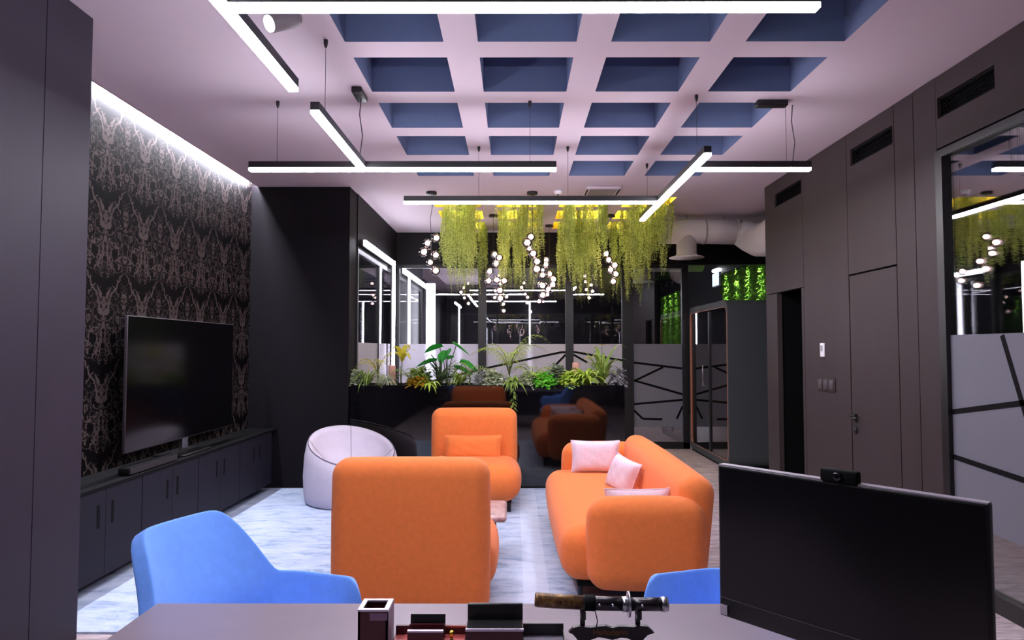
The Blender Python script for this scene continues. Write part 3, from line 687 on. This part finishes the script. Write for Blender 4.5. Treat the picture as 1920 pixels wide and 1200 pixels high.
for y in (.34, L-.34):
    s = B().rbox((D/2+.1, y, .33), (.95, .42, .40), .05, 4); s.obj('bench_seat', ORG, t)
    B().rbox((D/2+.1, .17 if y < 1 else L-.17, .72), (.95, .12, .56), .05, 4).obj('bench_back', ORG, t)
B().rbox((D/2+.25, L/2, .72), (.6, .36, .03), .01, 2).tube([(D/2+.25, L/2, .12), (D/2+.25, L/2, .71)], .025, 10).obj('table', BLK, t)

# green moss wall with wall washers, exit sign
MOSS = mat('moss', (44, 72, 24), .9, spec=.1, vscale=26, col2=(100, 142, 52), bump=.8, bscale=60)
def moss(label, y0, y1, z0, z1, seed):
    rnd = random.Random(seed); vs = []; fs = []
    ny = int((y1-y0)/.06); nz = int((z1-z0)/.06)
    for i in range(ny+1):
        for j in range(nz+1): vs.append((-.03-rnd.uniform(0, .05), y0+(y1-y0)*i/ny, z0+(z1-z0)*j/nz))
    for i in range(ny):
        for j in range(nz): a = i*(nz+1)+j; fs.append((a, a+1, a+nz+2, a+nz+1))
    lv = []; lf = []
    for k in range(int((y1-y0)*(z1-z0)*500)):
        y = rnd.uniform(y0, y1); z = rnd.uniform(z0, z1); a = rnd.uniform(0, 6.28); s = rnd.uniform(.03, .06); o = len(lv)
        lv += [(-.06, y, z), (-.09, y+math.cos(a)*s*.5-.01, z+math.sin(a)*s*.5), (-.10-rnd.uniform(0, .03), y+math.cos(a)*s, z+math.sin(a)*s), (-.09, y+math.cos(a)*s*.5+.012, z+math.sin(a)*s*.5+.01)]; lf.append((o, o+1, o+2, o+3))
    t = thing('moss_wall', label, 'green wall', (XW, 0, 0), 0, 'green plant walls')
    B().box(-.03, -.002, y0-.03, y1+.03, z0-.03, z1+.03).obj('frame', BLKM, t)
    m = leafobj(vs, fs, 'moss_mat', MOSS, t); leafobj(lv, lf, 'leaves', MOSS, t)
moss('green moss wall lit in bright streaks above the dark booth', 10.62, 13.05, 1.3, 2.93, 1)
moss('far green moss wall seen through the glass door beside the booth', 16.25, 18.4, 1.3, 2.9, 2)
def washer(y, e, lab):
    t = thing('wall_washer', lab, 'spotlight', (XW-.16, y, 3.08), 0, 'small spotlights over the green walls')
    B().lathe([(.035, 0), (.035, .09), (.02, .10)], (0, 0, 0), 12).tube([(0, 0, .09), (0, 0, .199)], .008, 6).obj('body', BLK, t)
    ld = bpy.data.lights.new('spot', 'SPOT'); ld.energy = e; ld.spot_size = R(25); ld.spot_blend = .7; ld.color = (.80, 1, .50); ld.shadow_soft_size = .03
    lo = bpy.data.objects.new('spot_light', ld); C.objects.link(lo); lo.parent = t; lo.location = (0, 0, -.02); lo.rotation_euler = (0, R(-7), 0)
for y, q in zip((10.95, 11.52, 12.1, 12.7), ('nearest to the camera', 'second nearest', 'third nearest', 'furthest')): washer(y, 170, 'small black spotlight over the green wall above the booth, '+q)
for y, q in zip((16.6, 17.2, 17.8), ('right-hand', 'middle', 'left-hand')): washer(y, 110, q+' black spotlight over the far green wall behind the glass door')
t = thing('exit_sign', 'glowing pale blue exit sign beside the green wall', 'sign', (XW-.02, 13.4, 2.87))
B().rbox((-.03, 0, 0), (.05, .44, .27), .01, 2).obj('housing', mat('white_plastic'), t)
B().box(-.058, -.055, -.20, .20, -.115, .115).obj('panel', emat('sign_blue', (.42, .72, 1.0), 1.5), t)
TEAL = emat('sign_teal', (.10, .42, .45), .8)
bb = B(); bb.box(-.061, -.058, -.17, .17, .085, .098).box(-.061, -.058, -.17, .17, -.098, -.085).box(-.061, -.058, -.17, -.155, -.09, .09).box(-.061, -.058, .155, .17, -.09, .09)
bb.box(-.061, -.058, -.10, -.085, -.085, 0).box(-.061, -.058, .06, .075, -.085, 0).box(-.061, -.058, -.10, .075, -.01, .006).box(-.061, -.058, -.08, .06, .03, .045)
bb.obj('pictogram', TEAL, t)
B().rbox((-.03, .0, .185), (.10, .34, .06), .02, 3).obj('lamp_head', emat('sign_lamp', (.9, .95, 1), 4), t)

# ================================================================ TV WALL FURNITURE
hx = -2.55
for k in range(5):
    y0 = 3.60+.0 if k == 0 else 3.90+.84*(k-1); y1 = 3.895 if k == 0 else y0+.835
    if k == 4: y1 = 7.255
    if k == 0:
        t = thing('base_cabinet', 'narrow black base cabinet unit at the near end, tight against the near wall panel', 'cabinet', ((XL+hx)/2, (y0+y1)/2, 0), 0, 'low black cabinets under the TV')
    else:
        t = thing('base_cabinet', 'low black two-door base cabinet, %s' % ['', 'nearest of the wide ones', 'under the near half of the TV', 'under the far half of the TV', 'touching the dark block'][k], 'cabinet', ((XL+hx)/2, (y0+y1)/2, 0), 0, 'low black cabinets under the TV')
    wx = (hx-XL)/2-.005; wy = (y1-y0)/2
    B().box(-wx, wx-.02, -wy, wy, .09, .63).obj('body', CABM, t)
    B().box(-wx, -wx+.05, -wy+.1, wy-.1, .02, .09).obj('wall_bracket', BLKM, t)
    drs = [(-wy, wy)] if k == 0 else [(-wy, 0), (0, wy)]
    for q, (a, c2) in enumerate(drs):
        d = B().box(wx-.02, wx, a+.002, c2-.002, .09, .628).obj('door', CABM, t)
        if k: yy = -.075 if q == 0 else .075; B().box(wx-.001, wx+.003, yy-.012, yy+.012, .40, .54).obj('handle', BLKM, d)
t = B().box(XL+.003, hx+.004, 3.602, 7.402, .632, .652).obj('worktop', BLKM); tag(t, 'long thin black worktop running over the low cabinets', 'worktop')
t = thing('television', 'large black flat television on a stand before the damask wallpaper', 'television', (-2.705, 5.655, .652))
B().rbox((0, 0, .605), (.022, 1.80, .965), .004, 2).obj('bezel', mat('tv_bezel', (60, 52, 58), .4, metal=.2), t)
B().box(.0105, .012, -.893, .893, .130, 1.080).obj('screen', mat('tv_screen', (7, 6, 8), .13, spec=.28), t)
B().rbox((-.01, 0, .008), (.26, .50, .014), .005, 2).obj('stand_base', BLK, t)
B().box(-.03, .0, -.05, .05, .014, .14).obj('stand_neck', STEEL, t)
t = thing('soundbar', 'slim black soundbar lying on the worktop left of the television stand', 'soundbar', (-2.61, 4.93, .652))
B().rbox((0, 0, .028), (.08, .66, .05), .01, 3).obj('body', BLKM, t)
B().box(.040, .042, -.32, .32, .008, .048).obj('grille', mat('grille', (38, 34, 38), .7), t)

# ================================================================ RUG
o = B().box(-2.80, .98, 3.66, 7.40, 0.0005, .012).obj('area_rug', RUG); tag(o, 'large pale blue distressed rug under the orange seats', 'rug')

# ================================================================ ORANGE CHAIRS
def lounge_chair(label, x, y, rz, pillow=None):
    """local: seat towards -Y, outer back face at y=+.42"""
    t = thing('lounge_chair', label, 'armchair', (x, y, 0), rz, 'orange high-backed lounge chairs')
    B().rbox((0, .33, .475), (.865, .20, .85), .095, 8, puff=.006).obj('backrest', ORG, t)
    B().rbox((0, -.10, .275), (.91, .76, .33), .14, 7, puff=.02).obj('seat', ORG, t)
    for (a, c2) in ((-.36, -.34), (.36, -.34), (-.36, .30), (.36, .30)):
        B().tube([(a, c2, 0), (a, c2, .13)], [.014, .02], 10).obj('leg', BLK, t)
    B().box(-.38, .38, -.36, .32, .10, .125).obj('under_frame', BLKM, t)
    return t
lounge_chair('nearest orange lounge chair, its tall back turned to the camera', -.565, 4.14, PI)
lounge_chair('orange lounge chair facing the camera before the black planter', -.40, 6.68, 0)
def cushion(name, label, loc, w, h, T, rot, m, group=None, creases=True):
    N = 16; vs = []; fs = []
    for sgn in (1, -1):
        for i in range(N+1):
            for j in range(N+1):
                u = -1+2*i/N; v = -1+2*j/N
                x = u*w/2*(1-.07*(1-v*v)*abs(u)**3); z = v*h/2*(1-.07*(1-u*u)*abs(v)**3)
                tt = T/2*(max(0, 1-u**4)**.6)*(max(0, 1-v**4)**.6)
                tt *= 1+.05*math.sin(9*u+3*v)*math.sin(7*v)
                vs.append((x, sgn*tt, z))
    M = (N+1)**2
    for q in range(2):
        for i in range(N):
            for j in range(N):
                a = q*M+i*(N+1)+j; f = (a, a+1, a+N+2, a+N+1); fs.append(f if q else f[::-1])
    bb = B(); bb.add(vs, fs, True)
    t = thing(name, label, 'cushion', loc, 0, group); t.rotation_euler = rot
    o = bb.obj('cover', m, t)
    pts = [(w/2*math.copysign(min(1, abs(p)), p), 0, q) for p, q in ()]
    loop = []
    for k in range(4*N+1):
        s = k/(4*N)*4; q = int(s) % 4; r = s-int(s)
        u, v = ((-1+2*r, -1), (1, -1+2*r), (1-2*r, 1), (-1, 1-2*r))[q]
        loop.append((u*w/2*(1-.07*(1-v*v)*abs(u)**3), 0, v*h/2*(1-.07*(1-u*u)*abs(v)**3)))
    B().tube(loop, .004, 5, cap=False).obj('seam', m, t)
    return t
cushion('throw_pillow', 'orange lumbar cushion on the chair facing the camera', (-.405, 6.79, .525), .58, .26, .15, (R(-14), 0, R(-2)), ORG)

# ================================================================ SOFA
t = thing('sofa', 'long orange three-seat sofa with rounded arms at the right of the rug', 'sofa', (.76, 5.12, 0))
B().rbox((-.085, 0, .275), (.78, 2.10, .33), .13, 7, puff=.02).obj('seat', ORG, t)
rot = Matrix.Rotation(R(6), 4, 'Y')
B().rbox((.31, .0, .43), (.22, 2.14, .62), .10, 7, rot=rot, puff=.015).obj('backrest', ORG, t)
B().rbox((.02, -1.04, .36), (.68, .22, .52), .10, 7, puff=.015).obj('armrest', ORG, t)
B().rbox((.02, 1.04, .385), (.68, .22, .56), .10, 7, puff=.015).obj('armrest', ORG, t)
for (a, c2) in ((-.36, -.95), (.33, -.95), (-.36, .95), (.33, .95)): B().tube([(a, c2, 0), (a, c2, .14)], [.014, .018], 10).obj('leg', BLK, t)
B().box(-.38, .34, -1.0, 1.0, .095, .125).obj('under_frame', BLKM, t)
B().box(.33, .334, -1.155, -1.150, .20, .24).obj('maker_tag', BLKM, t)
cg = 'pale pink cushions on the sofa'
cushion('throw_pillow', 'pale pink cushion leaning against the far arm of the sofa', (.705, 5.93, .575), .42, .28, .14, (R(-14), 0, R(-3)), PINK, cg)
cushion('throw_pillow', 'pale pink cushion propped on the sofa backrest, middle one', (.83, 5.22, .545), .30, .27, .14, (R(-18), R(10), R(-62)), PINK, cg)
cushion('throw_pillow', 'pale pink cushion mostly hidden behind the near sofa arm', (.775, 4.33, .50), .42, .27, .13, (R(10), 0, R(2)), PINK, cg)

# ================================================================ SIDE TABLE, BEANBAG
t = thing('side_table', 'small pinkish marble side table half hidden behind the nearest chair', 'side table', (-.30, 4.98, 0))
B().rbox((0, 0, .335), (.50, .52, .045), .022, 3).obj('tabletop', MARB, t)
for (a, c2) in ((-.17, -.17), (.17, -.17), (-.17, .17), (.17, .17)): B().tube([(a, c2, .0), (a*.9, c2*.9, .315)], .012, 8).obj('leg', BLK, t)
t = thing('bean_bag', 'pale lilac round bean bag chair by the dark block', 'bean bag', (-1.60, 6.80, 0))
N = 56; bk = R(125)
def rim(a): return .40+.31*(.5+.5*math.cos(a-bk))
vs = []; fs = []
prof_o = [(.40, .005), (.44, .03), (.455, .12), (.462, .28)]
for k in range(N):
    a = 2*PI*k/N; h = rim(a); col = []
    for (r, z) in prof_o: col.append((r, z))
    col += [(.452, .28+(h-.28)*.55), (.43, h-.03), (.405, h)]
    hc = .30
    for s in (.93, .82, .66, .48, .3, .14):
        d = 1-s; z = hc+(h-hc)*(s**2.2); z += .010*math.sin(6*a)*(s*(1-s))*4
        col.append((.405*s, z))
    for (r, z) in col: vs.append((r*math.cos(a), r*math.sin(a), z))
M = len(prof_o)+3+6
for k in range(N):
    j = (k+1) % N
    for i in range(M-1): fs.append((k*M+i, j*M+i, j*M+i+1, k*M+i+1))
vs.append((0, 0, .30)); c0 = len(vs)-1; vs.append((0, 0, .005)); c1 = c0+1
for k in range(N): j = (k+1) % N; fs += [(k*M+M-1, j*M+M-1, c0), (k*M, c1, j*M)]
bb = B(); bb.add(vs, fs, True); bb.obj('body', BEAN, t)
B().tube([(.415*math.cos(2*PI*k/N), .415*math.sin(2*PI*k/N), rim(2*PI*k/N)-.008) for k in range(N+1)], .006, 6, cap=False).obj('piping', PIPE, t)
for a in (bk-.35, bk+1.2, bk+2.8, bk-1.9):
    h = rim(a); B().tube([(.405*s*math.cos(a), .405*s*math.sin(a), .30+(h-.30)*s**2.2+.010*math.sin(6*a)*s*(1-s)*4+.001) for s in (1, .9, .8, .66, .5, .35, .2)], .003, 5).obj('seam', PIPE, t)

# ================================================================ BLUE CHAIRS
def blue_chair(label, x, y, rz, mirror=False):
    """local: faces +X; bucket shell whose back is at -X"""
    t = thing('tub_chair', label, 'armchair', (x, y, 0), rz, 'blue tub chairs at the desk')
    NU = 44; NV = 8; vs = []; fs = []
    for i in range(NU+1):
        u = -1+2*i/NU
        # plan path: arm tip (front) -> round back -> arm tip
        s = abs(u); sg = 1 if u >= 0 else -1
        a = min(1, s/.52)                     # 0..1 across the back half
        if s <= .52: ang = a*PI/2; px = -.27*math.cos(ang)**.75; py = sg*.325*math.sin(ang)**.80
        else: px = (s-.52)/.48*.18; py = sg*(.325+.015*(s-.52)/.48)
        e = min(1, max(0, (s-.15)/.18)); e = e*e*(3-2*e)
        top = .892*(1-e)+.658*e-(.09*max(0, (s-.84)/.16)**2.4)
        for j in range(NV+1):
            v = j/NV; z = .36+(top-.36)*v
            fl = .60+.40*(v**.85)
            lean = -.11*max(0, (z-.62)/.26)*(1-e)
            vs.append((px*fl+lean, py*fl, z))
    for i in range(NU):
        for j in range(NV): p = i*(NV+1)+j; fs.append((p, p+1, p+NV+2, p+NV+1))
    bb = B(); bb.add(vs, fs, True); o = bb.obj('shell', BLUE, t)
    md = o.modifiers.new('thickness', 'SOLIDIFY'); md.thickness = .055; md.offset = 0
    md = o.modifiers.new('round', 'BEVEL'); md.width = .024; md.segments = 3; md.limit_method = 'ANGLE'; md.angle_limit = R(50)
    md = o.modifiers.new('smooth', 'SUBSURF'); md.levels = 1; md.render_levels = 1
    B().rbox((.0, 0, .40), (.46, .50, .13), .055, 5, puff=.01).obj('seat', BLUE, t)
    for (a, c2) in ((.22, .20), (.22, -.20), (-.2, .20), (-.2, -.20)): B().tube([(a, c2, .36), (a*1.2, c2*1.2, 0)], [.017, .010], 8).obj('leg', BLK, t)
    B().box(-.2, .22, -.2, .2, .315, .34).obj('under_frame', BLKM, t)
    return t
blue_chair('bright blue tub chair behind the desk at left, its back fully in view', -.85, 2.31, R(-22))
blue_chair('bright blue tub chair of which only an arm shows left of the monitor', .775, 2.34, R(180+22))

# ================================================================ DESK AND WHAT STANDS ON IT
t = thing('desk', 'grey mauve desk with a plain top in the foreground', 'desk', (.02, 1.60, 0))
B().rbox((0, 0, .725), (2.18, .96, .03), .004, 2).obj('desktop', DESK, t)
for a in (-1.05, 1.05): B().box(a-.015, a+.015, -.44, .44, 0, .71).obj('side_panel', LAMC, t)
B().box(-1.03, 1.03, .24, .26, .25, .71).obj('modesty_panel', LAMC, t)
# monitor
pl = Vector((.495, 1.67, 0)); pr_ = Vector((.856, 1.245, 0)); dd = (pr_-pl); ang = math.atan2(dd.y, dd.x); mid = (pl+pr_)/2; Wm = dd.length
t = thing('computer_monitor', 'large black computer monitor turned sideways at the right of the desk', 'monitor', (mid.x, mid.y, .74), ang)
B().rbox((0, .012, .302), (Wm, .024, .358), .004, 2).obj('housing', BLK, t)
B().box(-Wm/2+.006, Wm/2-.006, -.0012, .001, .170, .475).obj('screen', mat('screen_black', (10, 9, 11), .22, spec=.6), t)
B().box(-Wm/2+.004, Wm/2-.004, -.0016, .001, .1665, .1685).obj('bezel_line', mat('bezel_line', (84, 78, 86), .4), t)
B().box(-Wm/2+.002, Wm/2-.002, .001, .024, .480, .4825).obj('top_edge', mat('edge_grey', (150, 142, 152), .4), t)
B().box(-Wm/2+.004, -Wm/2+.022, -.003, .001, .128, .150).obj('energy_sticker', mat('sticker_grey', (176, 166, 178), .5), t)
B().box(-.012, .012, -.0025, .001, .140, .146).obj('badge', mat('badge_grey', (120, 114, 120), .3), t)
B().box(-.03, .03, .024, .06, .02, .32).obj('stand_neck', BLK, t)
B().rbox((0, .07, .01), (.26, .20, .018), .006, 2).obj('stand_base', BLK, t)
wc = Vector((math.cos(ang), math.sin(ang), 0))
q = mid+wc*(.012)
t = thing('webcam', 'small black webcam clipped on top of the monitor', 'webcam', (q.x, q.y, .74+.483), ang)
B().rbox((0, .006, .010), (.078, .022, .028), .005, 3).obj('body', BLKM, t)
B().lathe([(.009, 0), (.009, -.006), (.006, -.007)], (0, -.006, .011), 16, 'y').obj('lens', GLOSSBLK, t)
B().box(-.02, .02, .014, .03, -.03, .0).obj('clip', BLKM, t)
# leather desk set
MAR = mat('maroon_leather', (74, 22, 30), .35, spec=.5, var=.1, vscale=40)
MRED = mat('red_wood_gloss', (176, 84, 80), .25, spec=.6)
SILV = mat('satin_silver', (196, 184, 200), .3, metal=.6)
GOLD = mat('gold', (240, 180, 70), .25, metal=1)
DZ = .7405
t = thing('pen_holder', 'square maroon pen holder with silver rim, at the left of the desk set', 'pen holder', (-.355, 1.79, DZ))
e = .038; bb = B(); hh = .098
bb.box(-e, e, -e, -e+.006, 0, hh).box(-e, e, e-.006, e, 0, hh).box(-e, -e+.006, -e, e, 0, hh).box(e-.006, e, -e, e, 0, hh).box(-e, e, -e, e, 0, .006); bb.obj('cup', MAR, t)
bb = B(); r0 = e+.001; r1 = e-.011
bb.box(-r0, r0, -r0, -r1, hh, hh+.005).box(-r0, r0, r1, r0, hh, hh+.005).box(-r0, -r1, -r1, r1, hh, hh+.005).box(r1, r0, -r1, r1, hh, hh+.005); bb.obj('rim', SILV, t)
B().box(-.008, e-.002, -e-.001, -e, hh-.022, hh-.004).obj('plaque', mat('plaque_mauve', (130, 98, 122), .4), t)
B().box(e, e+.002, -e, e, 0, hh).obj('side_plate', mat('plaque_mauve'), t)
t = thing('desk_tray', 'low maroon tray base of the desk set with a glossy reddish wood deck', 'desk tray', (-.215, 1.765, DZ))
B().rbox((0, 0, .008), (.19, .11, .016), .003, 2).obj('base', MAR, t)
B().box(-.09, .09, -.05, .045, .016, .019).obj('deck', MRED, t)
B().box(-.092, .092, .046, .053, .016, .040).obj('back_rail', MAR, t)
t = thing('card_holder', 'maroon business card holder with black back plate in the desk set', 'card holder', (-.222, 1.768, DZ+.0195))
B().box(-.045, .045, -.022, -.016, 0, .030).box(-.045, .045, .012, .018, 0, .036).box(-.045, .045, -.016, .012, 0, .004).obj('body', MAR, t)
B().box(-.045, .045, -.024, -.014, .030, .034).obj('rim', SILV, t)
B().add([(-.044, .020, .0), (.046, .020, 0), (.046, .028, .056), (-.044, .028, .056), (-.044, .023, 0), (.046, .023, 0), (.046, .031, .056), (-.044, .031, .056)], [(0, 1, 2, 3), (7, 6, 5, 4), (0, 4, 5, 1), (3, 2, 6, 7), (0, 3, 7, 4), (1, 5, 6, 2)]).obj('back_plate', BLK, t)
t = thing('pen_swivel', 'small golden ball pen mount on the desk set', 'pen stand', (-.157, 1.758, DZ+.0195))
B().lathe([(.011, 0), (.008, .004), (.003, .008), (.003, .016)], (0, 0, 0), 14).obj('foot', GOLD, t)
B().ball((0, 0, .022), .008, 14, 8).obj('ball', GOLD, t)
t = thing('pen', 'thin reddish pen lying level from the card holder to the box', 'pen', (-.125, 1.800, DZ+.042))
B().tube([(-.065, 0, 0), (.05, 0, 0), (.063, 0, 0)], [.0032, .0032, .001], 8).obj('barrel', mat('pen_red', (150, 60, 50), .35), t)
B().tube([(.02, 0, 0), (.03, 0, 0)], .0038, 8).obj('ring', GOLD, t)
t = thing('desk_box', 'maroon leather box with open black lid, right of the golden ball', 'box', (-.048, 1.775, DZ))
B().box(-.072, .072, -.035, .03, 0, .058).obj('body', MAR, t)
B().box(-.073, .073, -.038, -.034, .055, .061).obj('rim', SILV, t)
B().box(-.070, .070, -.034, .031, .058, .059).obj('lining', BLKM, t)
B().rbox((0, .040, .048), (.144, .012, .098), .004, 2).obj('lid', BLK, t)
t = thing('paper_tray', 'shallow black tray with grey inside beside the sword stand', 'tray', (.075, 1.79, DZ))
B().box(-.055, .055, -.05, .05, 0, .003).obj('base', mat('tray_grey', (120, 114, 126), .4), t)
B().box(-.057, .057, .05, .054, 0, .034).box(-.057, -.054, -.05, .05, 0, .02).box(.054, .057, -.05, .05, 0, .02).obj('walls', BLK, t)
# sword on its stand
SY = 1.74
def S_(x, y, Y=SY): return at(x, y, Y)
pc = S_(1143, 1185); t = thing('sword_stand', 'black scalloped display stand holding the short sword', 'sword stand', (pc.x, SY, DZ))
def L_(x, y): p = S_(x, y); return (p.x-pc.x, p.z-DZ)
out = [(1066, 1184), (1074, 1176), (1083, 1173), (1092, 1174), (1108, 1175), (1122, 1173), (1135, 1172), (1147, 1176), (1158, 1173), (1172, 1173), (1186, 1174), (1200, 1172), (1214, 1173), (1220, 1179), (1226, 1185), (1214, 1189), (1206, 1197), (1203, 1206), (1188, 1201), (1176, 1195), (1163, 1194), (1148, 1198), (1134, 1195), (1122, 1193), (1110, 1197), (1098, 1203), (1088, 1206), (1080, 1195), (1074, 1188)]
B().prism([L_(x, y) for x, y in out], -.006, .006, 'y').obj('name_plate', BLK, t)
bz = 0
for (x, ps) in ((1093, 'a'), (1197, 'b')):
    xx = L_(x, 1180)[0]; zt = L_(x, 1150)[1]
    B().box(xx-.006, xx+.006, .006, .014, 0, zt-.008).box(xx-.006, xx+.006, -.012, .014, zt-.010, zt-.002).box(xx-.006, xx+.006, -.016, -.012, zt-.010, zt+.010).box(xx-.006, xx+.006, .010, .014, zt-.010, zt+.018).obj('prong', BLK, t)
    B().rbox((xx, .0, .006), (.05, .10, .012), .003, 2).obj('foot', BLK, t)
cu = bpy.data.curves.new('lettering', 'FONT'); cu.body = 'Helloderm'; cu.size = .0205; cu.extrude = .0004; cu.align_x = 'CENTER'; cu.align_y = 'CENTER'
tmp = bpy.data.objects.new('tmp', cu); C.objects.link(tmp); bpy.context.view_layer.update()
me = bpy.data.meshes.new_from_object(tmp.evaluated_get(bpy.context.evaluated_depsgraph_get())); bpy.data.objects.remove(tmp)
me.materials.clear(); me.materials.append(mat('gold_lettering', (128, 78, 24), .5))
o = bpy.data.objects.new('lettering', me); C.objects.link(o); o.parent = t; o.rotation_euler = (PI/2, 0, 0); lx = L_(1144, 1184); o.location = (lx[0], -.0066, lx[1])
a = S_(1003, 1124); c2 = S_(1252, 1133); t = thing('short_sword', 'ornate sheathed short sword with silver guard lying across the black stand', 'sword', ((a.x+c2.x)/2, SY, (a.z+c2.z)/2))
a = a-t.location; c2 = c2-t.location
def lp(s, dz=0): p = a.lerp(c2, s); return Vector((p.x, p.y, p.z+dz+.004*(1-4*(s-.5)**2)*-1))
BRZ = mat('engraved_bronze', (24, 16, 18), .32, metal=.4, vscale=70, col2=(150, 112, 66)); LAC = mat('black_lacquer', (26, 22, 26), .25, spec=.6, var=.3, vscale=120)
B().tube([lp(s) for s in (.0, .02, .15, .36)], [.016, .0175, .0175, .017], 16).obj('scabbard_sleeve', BRZ, t)
B().tube([lp(s) for s in (.36, .5, .66)], [.0172, .0172, .0168], 16).obj('scabbard', LAC, t)
B().tube([lp(s) for s in (.37, .375, .45, .455)], [.0172, .019, .019, .0172], 16).obj('cord_wrap', BLKM, t)
B().tube([lp(s) for s in (.655, .70)], .0185, 16).obj('collar', STEEL, t)
B().tube([lp(.70), lp(.712)], .031, 22).obj('guard', STEEL, t)
B().tube([lp(s) for s in (.712, .85, .95)], [.0165, .016, .0165], 16).obj('grip', LAC, t)
B().tube([lp(.95), lp(.97), lp(1.0)], [.018, .0185, .0165], 16).obj('pommel', STEEL, t)
for s in (.48, .58, .80): B().ball(lp(s)+Vector((0, -.0165, .002)), .004, 8, 5).obj('ornament', STEEL, t)
B().tube([lp(.45)+Vector((0, -.01, -.015)), lp(.46)+Vector((.002, -.012, -.04)), lp(.455)+Vector((0, -.012, -.055))], .0014, 5).obj('tassel', BLKM, t)
